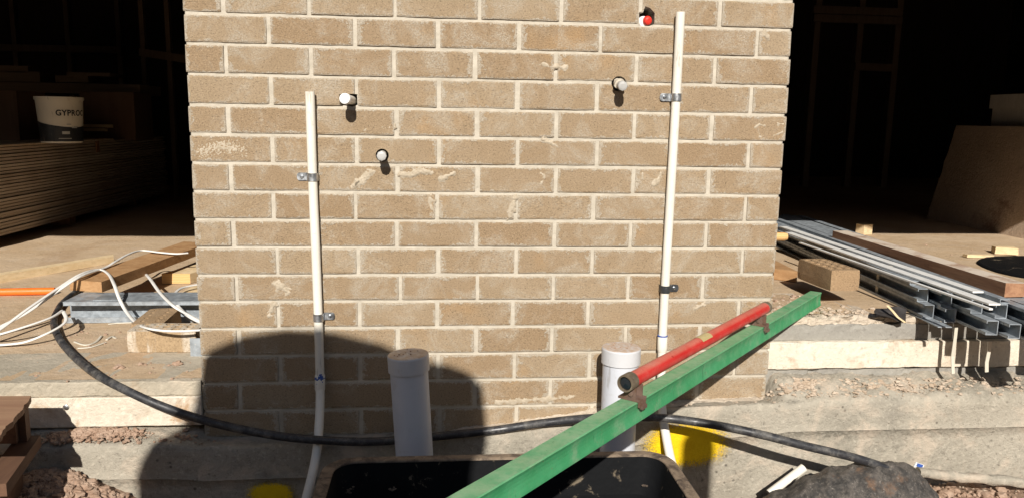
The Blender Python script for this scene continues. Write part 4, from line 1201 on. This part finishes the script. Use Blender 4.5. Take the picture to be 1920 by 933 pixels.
for (da, h, w, hh) in ((.35, .40, .20, .022), (.62, .33, .28, .03), (.2, .20, .35, .06), (.15, .10, .6, .014), (.7, .36, .22, .012)):
    def marks(b):
        n = 6; vs = []
        for k in range(n + 1):
            a = view + da + w * (k / n - .5)
            for zz in (h * BH_, (h + hh) * BH_): vs.append((bk.x + math.cos(a) * (brad(zz) + .002), bk.y + math.sin(a) * (brad(zz) + .002), bk.z + zz))
        b.add(vs, [(2 * k, 2 * k + 2, 2 * k + 3, 2 * k + 1) for k in range(n)])
    one('print_line', MAT['print_grey'], None, None, marks, parent=bd)
def carton(label, u0, u1, v0, v1, y, d, mat='cardboard'):
    a = at(u0, v1, y=y); c = at(u1, v0, y=y)
    g = thing('carton', ((a.x + c.x) / 2, y + d / 2, a.z), label, 'carton')
    one('box', MAT[mat], None, None, lambda b: b.box((a.x, y, a.z), (c.x, y + d, c.z)), parent=g)
    one('flap', MAT[mat], None, None, lambda b: b.box((a.x - .004, y - .004, c.z + .001), (c.x + .004, y + d, c.z + .006)), parent=g)
carton('brown carton at the left edge on the plasterboard stack', -80, 30, 172, 285, 3.3, .4)
carton('brown carton behind the bucket on the plasterboard stack', 155, 250, 175, 262, 4.35, .4)
def rack():
    y = 4.5; a = at(-120, 158, y=y); c = at(262, 166, y=y)
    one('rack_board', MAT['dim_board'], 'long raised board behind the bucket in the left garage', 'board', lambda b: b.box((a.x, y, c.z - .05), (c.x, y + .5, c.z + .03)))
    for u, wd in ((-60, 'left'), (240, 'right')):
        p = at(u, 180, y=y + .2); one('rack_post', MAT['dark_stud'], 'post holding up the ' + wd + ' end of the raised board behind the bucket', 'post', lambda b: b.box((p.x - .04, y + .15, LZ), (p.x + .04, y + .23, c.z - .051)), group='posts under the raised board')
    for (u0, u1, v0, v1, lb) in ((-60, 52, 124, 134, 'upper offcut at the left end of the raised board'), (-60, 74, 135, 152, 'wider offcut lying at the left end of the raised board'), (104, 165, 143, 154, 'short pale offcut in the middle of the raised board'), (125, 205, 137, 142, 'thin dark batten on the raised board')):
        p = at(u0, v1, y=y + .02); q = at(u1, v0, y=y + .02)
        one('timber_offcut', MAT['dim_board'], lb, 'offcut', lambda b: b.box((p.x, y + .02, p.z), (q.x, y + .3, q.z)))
rack()
for (u0, u1, v, lb) in ((152, 210, 236, 'upper pale lath on the stack right of the bucket'), (155, 200, 243, 'lower pale lath on the stack right of the bucket')):
    p = at(u0, v + 3, y=4.28); q = at(u1, v - 2, y=4.28)
    one('lath', MAT['wood_pine'], lb, 'lath', lambda b: b.box((p.x, 4.27, p.z), (q.x, 4.30, q.z)))

# ------------------------------------------------------------------ right garage
def csheet(b):
    n = 26; vs = []
    xb, zb, yb = 4.02, RZ, 2.66
    for i in range(n + 1):
        t = i / n
        k = .012 * noise.noise(Vector((t * 9, 3, 1))) + .008 * noise.noise(Vector((t * 30, 1, 1)))
        x = xb + .13 * t; z = zb + .625 * t
        vs += [(x, yb + k - .02 * t, z), (x + .05, yb + k - .02 * t, z), (x + .05, .7, z), (x, .7, z)]
    b.add(vs, [(i * 4 + k, i * 4 + (k + 1) % 4, (i + 1) * 4 + (k + 1) % 4, (i + 1) * 4 + k) for i in range(n) for k in range(4)])
    b.add(vs[:4], [(3, 2, 1, 0)]); b.add(vs[-4:], [(0, 1, 2, 3)])
one('cement_sheet', MAT['cement_sheet'], 'large brown cement sheet leaning on edge in the right garage', 'sheet', csheet)
pl = thing('tile_plinth', (4.75, 1.9, RZ), 'dark plinth behind the leaning cement sheet', 'plinth')
one('plinth_body', MAT['dark_stud'], None, None, lambda b: b.box((4.3, 1.2, RZ), (5.3, 2.6, -.30)), parent=pl)
for (v0, v1, u0, lb) in ((178, 203, 1919, 'upper pale carton with printed strip above the leaning sheet'), (204, 238, 1922, 'lower pale carton above the leaning sheet')):
    a = at(u0, v1, y=2.1); c = at(2050, v0, y=2.1)
    g = thing('carton', ((a.x + c.x) / 2, 2.2, a.z), lb, 'carton')
    one('box', MAT['carton_pale'], None, None, lambda b: b.box((a.x, 2.1, a.z), (c.x, 2.4, c.z - .002)), parent=g)
    one('print_strip', MAT['print_grey'], None, None, lambda b: b.box((a.x + .02, 2.0972, a.z + .02), (c.x - .03, 2.0988, c.z - .02)), parent=g)
one('tub_lid', MAT['tub_black'], 'round black lid lying on the right garage floor behind the brown timber', 'lid',  # thin matte disc in place of a flat round floor shadow
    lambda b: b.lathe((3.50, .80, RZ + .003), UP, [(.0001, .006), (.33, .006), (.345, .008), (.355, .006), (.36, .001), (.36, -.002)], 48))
for (u, v, w, d, h, lb, mt) in ((1624, 441, .075, .05, .062, 'small upright pine block on the floor edge of the right garage', 'wood_pine'), (1838, 484, .13, .035, .018, 'flat pine offcut on the right garage floor', 'wood_pine'), (1892, 478, .10, .07, .035, 'chipped pine offcut near the round lid', 'wood_pine')):
    p = at(u, v, z=RZ)
    one('timber_offcut', MAT[mt], lb, 'offcut', lambda b: b.box((p.x - w / 2, p.y, RZ + .001), (p.x + w / 2, p.y + d, RZ + h), Matrix.Rotation(R_(random.uniform(-25, 25)), 3, 'Z'), jit=.003))

# steel studs
def cstud(b, fx, fy, fz, L_, rz, w=.034, h=.046, t=.0022, lip=.008, flip=False, notch=False):
    prof = [(w, lip), (w, 0), (0, 0), (0, h), (w, h), (w, h - lip)]
    inn = [(w - t, lip), (w - t, t), (t, t), (t, h - t), (w - t, h - t), (w - t, h - lip)]
    poly = prof + inn[::-1]
    if flip: poly = [(w - x, z) for x, z in poly][::-1]
    n = len(poly); ca, sa = math.sin(rz), math.cos(rz)
    rgt = Vector((sa, -ca, 0)); fwd = Vector((ca, sa, 0)); o = Vector((fx, fy, fz))
    segs = 8; vs = []
    for i in range(segs + 1):
        s = L_ * i / segs
        for x, z in poly: vs.append(o + fwd * s + rgt * x + UP * (z + .0015 * noise.noise(Vector((s * 3, fx * 40, fz * 40)))))
    b.add(vs, [(i * n + k, i * n + (k + 1) % n, (i + 1) * n + (k + 1) % n, (i + 1) * n + k) for i in range(segs) for k in range(n)])
    # end caps as quads between outer and inner walls
    m_ = n // 2
    for base, fl in ((0, False), (segs * n, True)):
        for k in range(m_ - 1):
            q = [vs[base + k], vs[base + k + 1], vs[base + n - 2 - k], vs[base + n - 1 - k]]
            b.add(q, [(0, 1, 2, 3) if fl else (3, 2, 1, 0)])
STUDS = [  # front x, front y, bottom z, length, extra yaw deg, height, label
    (2.3120, .020, -.9205, 2.2, .30, .0455, 'lower steel stud nearest the loose brick, its channel open towards the pier'),
    (2.3490, -.040, -.9200, 2.3, .25, .0450, 'lower steel stud second from the pier with a short end past the first'),
    (2.3862, -.185, -.9203, 2.4, .20, .0455, 'lower steel stud reaching out lowest over the slab edge'),
    (2.4232, -.232, -.9198, 2.4, .15, .0450, 'lower steel stud nested against the lowest reaching one'),
    (2.4605, -.345, -.9202, 2.5, .10, .0455, 'lower steel stud leaving the picture beside the hanging strips'),
    (2.4975, -.40, -.9199, 2.5, .10, .0450, 'lower steel stud leaving the picture under the longest white strip'),
    (2.5345, -.39, -.9204, 2.5, .10, .0455, 'lower steel stud under the front end of the brown timber'),
    (2.5715, -.35, -.9200, 2.4, .05, .0450, 'lower steel stud under the near side of the brown timber'),
    (2.6085, .03, -.9202, 2.0, .05, .0455, 'short lower steel stud half under the brown timber'),
    (2.6455, -.30, -.9200, 2.3, .05, .0450, 'outermost lower steel stud beyond the brown timber'),
    (2.3150, .062, -.8738, 2.1, .34, .0440, 'upper steel stud nearest the loose brick, its channel open towards the pier'),
    (2.3510, -.008, -.8742, 2.2, .24, .0445, 'upper steel stud second from the pier'),
    (2.3880, -.105, -.8736, 2.3, .22, .0440, 'upper steel stud ending just behind the lowest reaching one'),
    (2.4250, -.165, -.8741, 2.3, .14, .0445, 'upper steel stud at the middle of the bundle'),
    (2.4620, -.300, -.8738, 2.4, .12, .0440, 'upper steel stud leaving the picture beside the strips'),
    (2.4990, -.36, -.8742, 2.4, .10, .0445, 'upper steel stud under the longest white strip'),
    (2.5360, -.34, -.8737, 2.4, .10, .0440, 'upper steel stud under the front end of the brown timber'),
    (2.5730, -.20, -.8741, 2.3, .05, .0445, 'upper steel stud under the near side of the brown timber'),
    (2.6100, -.05, -.8738, 2.1, .05, .0440, 'short upper steel stud half under the brown timber'),
    (2.6470, -.25, -.8741, 2.3, .05, .0445, 'outermost upper steel stud beyond the brown timber'),
]
for (x, y, z, L_, dy, hh, lb) in STUDS:
    one('steel_stud', MAT['galv'], lb, 'steel stud', lambda b: cstud(b, x, y, z, L_, R_(4.2 + dy), w=.0366, h=hh, lip=.009, flip=True), group='galvanised steel studs in the bundle')
for (x, y, z, L_, dy, w_, lb) in ((2.318, .115, -.829, 2.0, .9, .034, 'flat steel track lying on top nearest the loose brick'), (2.362, .012, -.8285, 2.1, .2, .034, 'flat steel track on top ending beside the white strips'), (2.44, -.16, -.829, 2.2, -.5, .03, 'flat steel track on top at the middle of the bundle')):
    one('steel_track', MAT['galv'], lb, 'steel track', lambda b: cstud(b, x, y, z, L_, R_(4.2 + dy), w=w_, h=.014, lip=.004, flip=False), group='flat steel tracks on the stud bundle')
one('steel_track', MAT['galv'], 'flat steel track lying lowest at the left of the stud bundle', 'steel track', lambda b: b.box((2.30, -.085, -.9245), (2.345, 1.9, -.9215), Matrix.Rotation(R_(-4.2), 3, 'Z'), (2.32, -.08, -.92)))
def strap(b):
    y = .36; ox = .026
    b.box((2.329 + ox - .004, y, -.9235), (2.329 + ox - .002, y + .016, -.813)); b.box((2.329 + ox - .004, y, -.8125), (2.375 + ox, y + .016, -.8105))
one('bundle_strap', MAT['hang'], 'pale strap tied round the steel stud bundle', 'strap', strap)
ZS = -.8105
def strip(label, f, bk_, w, mat='strip_white', t=.005):
    f = Vector(f); bk_ = Vector(bk_)
    one('white_strip', MAT[mat], label, 'strip', lambda b: b.beam(f, bk_, w, t), group='white plastic strips on the stud bundle')
strip('white strip with rounded end lying highest on the stud bundle', at(1834, 547, z=ZS), at(1468, 425, z=ZS), .036)
strip('longest white strip on the stud bundle', at(1865, 570, z=ZS), at(1478, 436, z=ZS), .036)
strip('thin white strip along the middle of the stud bundle', at(1858, 579, z=ZS + .001), at(1500, 455, z=ZS + .001), .012)
nlq, frq = at(1883, 556, z=-.8265), at(1560, 450, z=-.8265)
dq = (nlq - frq).normalized(); nq = Vector((-dq.y, dq.x, 0)); nq = nq if nq.x > 0 else -nq
plank('timber_plank', 'long brown dusty timber lying along the right side of the stud bundle', 'plank', nlq, nlq + nq * .07, frq, frq + nq * .07, -.8265, -.782, 'wood_red', 'wood_red')
one('timber_dust', MAT['wood_pale'], None, None, lambda b: None) if False else None
a = at(1450, 522, z=RZ + .004); c = at(1494, 528, z=RZ + .004)
plank('timber_plank', 'short brown plank end showing between the wall and the brick on the beam', 'plank', a, c, a + Vector((.02, .3, 0)), c + Vector((.02, .3, 0)), RZ + .002, RZ + .046, 'wood_brown', 'wood_brown')
p = at(1462, 443, y=1.0)
one('orange_rod', MAT['wood_end'], 'orange timber end poking out behind the right edge of the wall', 'timber', lambda b: b.lathe((p.x - .12, 1.0, p.z), (1, -.05, 0), [(.0001, 0), (.019, .0), (.0195, .135), (.016, .150), (.0001, .152)], 10))
# hanging plastic strips and film under the studs
def ribbon(b, pts, w):
    n = len(pts); vs = []
    for i, q in enumerate(pts):
        q = Vector(q); vs += [q - Vector((w / 2, 0, 0)), q + Vector((w / 2, .003, 0)), q + Vector((w / 2, .0055, 0)), q - Vector((w / 2, -.0025, 0))]
    b.add(vs, [(i * 4 + k, i * 4 + (k + 1) % 4, (i + 1) * 4 + (k + 1) % 4, (i + 1) * 4 + k) for i in range(n - 1) for k in range(4)] + [(3, 2, 1, 0), tuple(range(4 * n - 4, 4 * n))])
one('hanging_strip', MAT['hang'], 'pale torn plastic strip hanging from the studs nearer the pier', 'plastic strip', lambda b: ribbon(b, [at(1794, 614, y=-.06), at(1791, 640, y=-.055), at(1787, 668, y=-.05), at(1788, 700, y=-.055)], .013))
one('hanging_strip', MAT['hang'], 'pale torn plastic strip hanging from the studs farther right', 'plastic strip', lambda b: ribbon(b, [at(1857, 640, y=-.12), at(1855, 660, y=-.11), at(1851, 680, y=-.11), at(1851, 697, y=-.11)], .014))
one('hanging_strip', MAT['wood_pine'], 'curled pale wood shaving under the stud bundle', 'shaving', lambda b: ribbon(b, [at(1664, 572, y=-.0), at(1674, 582, y=.0), at(1684, 594, y=.0), at(1698, 604, y=.0)], .010))
def film(b):
    n = 10; vs = []
    for j in range(n + 1):
        for i in range(n + 1):
            q = at(1640 + 60 * i / n, 576 + (10 + 20 * i / n) * j / n, y=.05 - .04 * j / n)
            vs.append(q + Vector((0, .012 * noise.noise(q * 30), .006 * noise.noise(q * 40 + Vector((5, 5, 5))))))
    b.add(vs, [(j * (n + 1) + i, (j + 1) * (n + 1) + i, (j + 1) * (n + 1) + i + 1, j * (n + 1) + i + 1) for j in range(n) for i in range(n)], True)
one('black_film', MAT['black_film'], 'crumpled black plastic film under the stud bundle', 'plastic film', film)
for x in (2.45, 2.95):
    pass

# ------------------------------------------------------------------ bottom right: old tarp roll, pipe offcut, pole
def bag(b):
    nx, na = 110, 60; x0, x1 = 1.64, 2.17; vs = []
    for i in range(nx + 1):
        t = i / nx; x = x0 + (x1 - x0) * t
        top = lerp_tab(t, [(0, -1.43), (.12, -1.385), (.3, -1.325), (.5, -1.288), (.72, -1.272), (.86, -1.278), (.93, -1.305), (1, -1.35)])[0]
        for k in range(na + 1):
            a = math.pi * (k / na); rz_ = (top + 1.50); ry = .12
            q = Vector((x, -.30 - math.cos(a) * ry, -1.50 + math.sin(a) ** .8 * rz_))
            d = .014 * noise.noise(q * 9) - .012 * abs(noise.noise(q * 21)) + .004 * noise.noise(q * 70) - .004 * abs(noise.noise(q * 55))
            fold = .006 * (1 - 2 * abs(math.sin(15 * t + 3.5 * math.cos(a) + 2.5 * noise.noise(q * 5))))
            vs.append(q + Vector((.4 * d, -math.cos(a) * (d + fold), math.sin(a) * (d + fold * .6))))
    b.add(vs, [(i * (na + 1) + k, (i + 1) * (na + 1) + k, (i + 1) * (na + 1) + k + 1, i * (na + 1) + k + 1) for i in range(nx) for k in range(na)], True)
    n = na + 1
    b.add(vs[:n], [tuple(range(n))]); b.add(vs[-n:], [tuple(range(n))[::-1]])
one('old_tarp', MAT['tarp'], 'crumpled dirty black tarp heaped on the ground at lower right', 'tarp', bag)
p0, p1 = at(1442, 925, y=-.20), at(1507, 876, y=-.17)
def offpipe(b):
    b.tube([p0, p1], .0135, 18, 1, cap=False); b.tube([p1, p0], .011, 18, 1, cap=False)
    d = (p1 - p0).normalized(); b.lathe(p1, d, [(.0135, 0), (.011, .0005)], 18)
one('pipe_offcut', MAT['pvc_white'], 'white pipe offcut lying against the left end of the tarp', 'pipe', offpipe)
one('timber_pole', MAT['footing'], 'grey weathered pole lying along the ground at the lower right', 'pole', lambda b: b.tube([at(1722, 884, y=-.22), at(1800, 893, y=-.23), at(1930, 905, y=-.24), at(2100, 925, y=-.25)], .015, 14, 8, wob=.5))
lb_ = at(1723, 872, y=-.2)
g = thing('paper_scrap', lb_, 'white paper scrap with blue print beside the tarp', 'paper')
one('paper', MAT['strip_white'], None, None, lambda b: b.box((lb_.x - .014, lb_.y, lb_.z - .009), (lb_.x + .016, lb_.y + .004, lb_.z + .007), Matrix.Rotation(.35, 3, 'Y')), parent=g)
one('print_patch', MAT['blue_ink'], None, None, lambda b: b.box((lb_.x - .008, lb_.y - .0022, lb_.z - .004), (lb_.x + .012, lb_.y - .0004, lb_.z + .006), Matrix.Rotation(.35, 3, 'Y')), parent=g)

# ------------------------------------------------------------------ behind the camera: unseen shapes added to throw the two big soft shadows
YB = -2.72
outl = [(255, 990, -.10), (254, 933, -.10), (249, 870, -.10), (261, 838, -.10), (300, 790, -.07), (345, 735, -.06), (378, 643, 0), (440, 618, 0), (530, 605, 0), (620, 609, 0), (720, 632, 0), (760, 649, 0), (800, 664, 0), (850, 671, 0), (882, 681, 0), (901, 702, 0), (897, 730, 0), (888, 760, 0), (880, 800, -.03), (880, 850, -.10), (880, 990, -.10)]
pts = []
for (u, v, y) in outl:
    w = at(u, v, y=y); q = w + SDIR * ((YB - y) / SDIR.y); pts.append((q.x, q.z))
pts[0] = (pts[1][0] - .01, -1.54); pts[-1] = (pts[-2][0], -1.54)
def cover(b):  # outline of the unseen shape added to throw the rounded shadow
    n = len(pts); cx = sum(p[0] for p in pts) / n; vs = []
    rings = [(0.0, .94, .02), (-.06, 1.0, 0), (-.30, 1.0, .04), (-.40, .92, .10)]
    for (dy, s, dz) in rings:
        for (x, z) in pts: vs.append((cx + (x - cx) * s, YB + dy, max(-1.54, z - dz)))
    for j in range(len(rings) - 1):
        b.add(vs[j * n:(j + 2) * n], [(k, (k + 1) % n, n + (k + 1) % n, n + k) for k in range(n)], True)
    b.add(vs[:n], [tuple(range(n))[::-1]]); b.add(vs[-n:], [tuple(range(n))])
one('covered_stack', MAT['canvas'], 'tall canvas covered stack that throws the big rounded shadow on the wall', 'covered stack', cover)
q0 = at(1302, 880, y=-.10); q0 = q0 + SDIR * ((YB + .10) / SDIR.y); qt = at(1300, 817, y=-.10); qt = qt + SDIR * ((YB + .10) / SDIR.y)
hr = .053
one('bollard', MAT['canvas'], 'round topped post that throws the narrow shadow on the yellow paint', 'bollard',
    lambda b: b.lathe((q0.x + .005, YB, -1.54), UP, [(hr, 0), (hr, qt.z + 1.54 - .035), (hr * .92, qt.z + 1.54 - .018), (hr * .7, qt.z + 1.54 - .006), (hr * .35, qt.z + 1.54), (.0001, qt.z + 1.54 + .001)], 24))

# ------------------------------------------------------------------ behind the camera: unseen house added to cut sky light on the wall
g = thing('neighbouring_house', (1, -16, -1.55), 'two storey rendered house standing across the street behind the camera', 'house')
one('wall', MAT['slab_edge'], None, None, lambda b: b.box((-9, -20, -1.6), (11, -13, 4.1)), parent=g)
def sky_block_roof(b):
    y0, y1, ym, z0, z1 = -20.5, -12.5, -16.5, 4.1, 6.3
    b.add([(-9.5, y0, z0), (11.5, y0, z0), (11.5, y1, z0), (-9.5, y1, z0), (-6, ym, z1), (8, ym, z1)], [(3, 2, 1, 0), (0, 1, 5, 4), (2, 3, 4, 5), (1, 2, 5), (3, 0, 4)])
one('roof', MAT['grey_edge'], None, None, sky_block_roof, parent=g)
for x in (-6.5, -2.5, 1.5, 5.5, 9):
    for z in (-.6, 2.0):
        w_ = one('window', MAT['strip_white'], None, None, lambda b: b.box((x - .7, -12.998, z - .6), (x + .7, -12.93, z + .6)), parent=g)
        one('pane', MAT['lens'], None, None, lambda b: b.box((x - .62, -12.928, z - .52), (x + .62, -12.92, z + .52)), parent=w_)
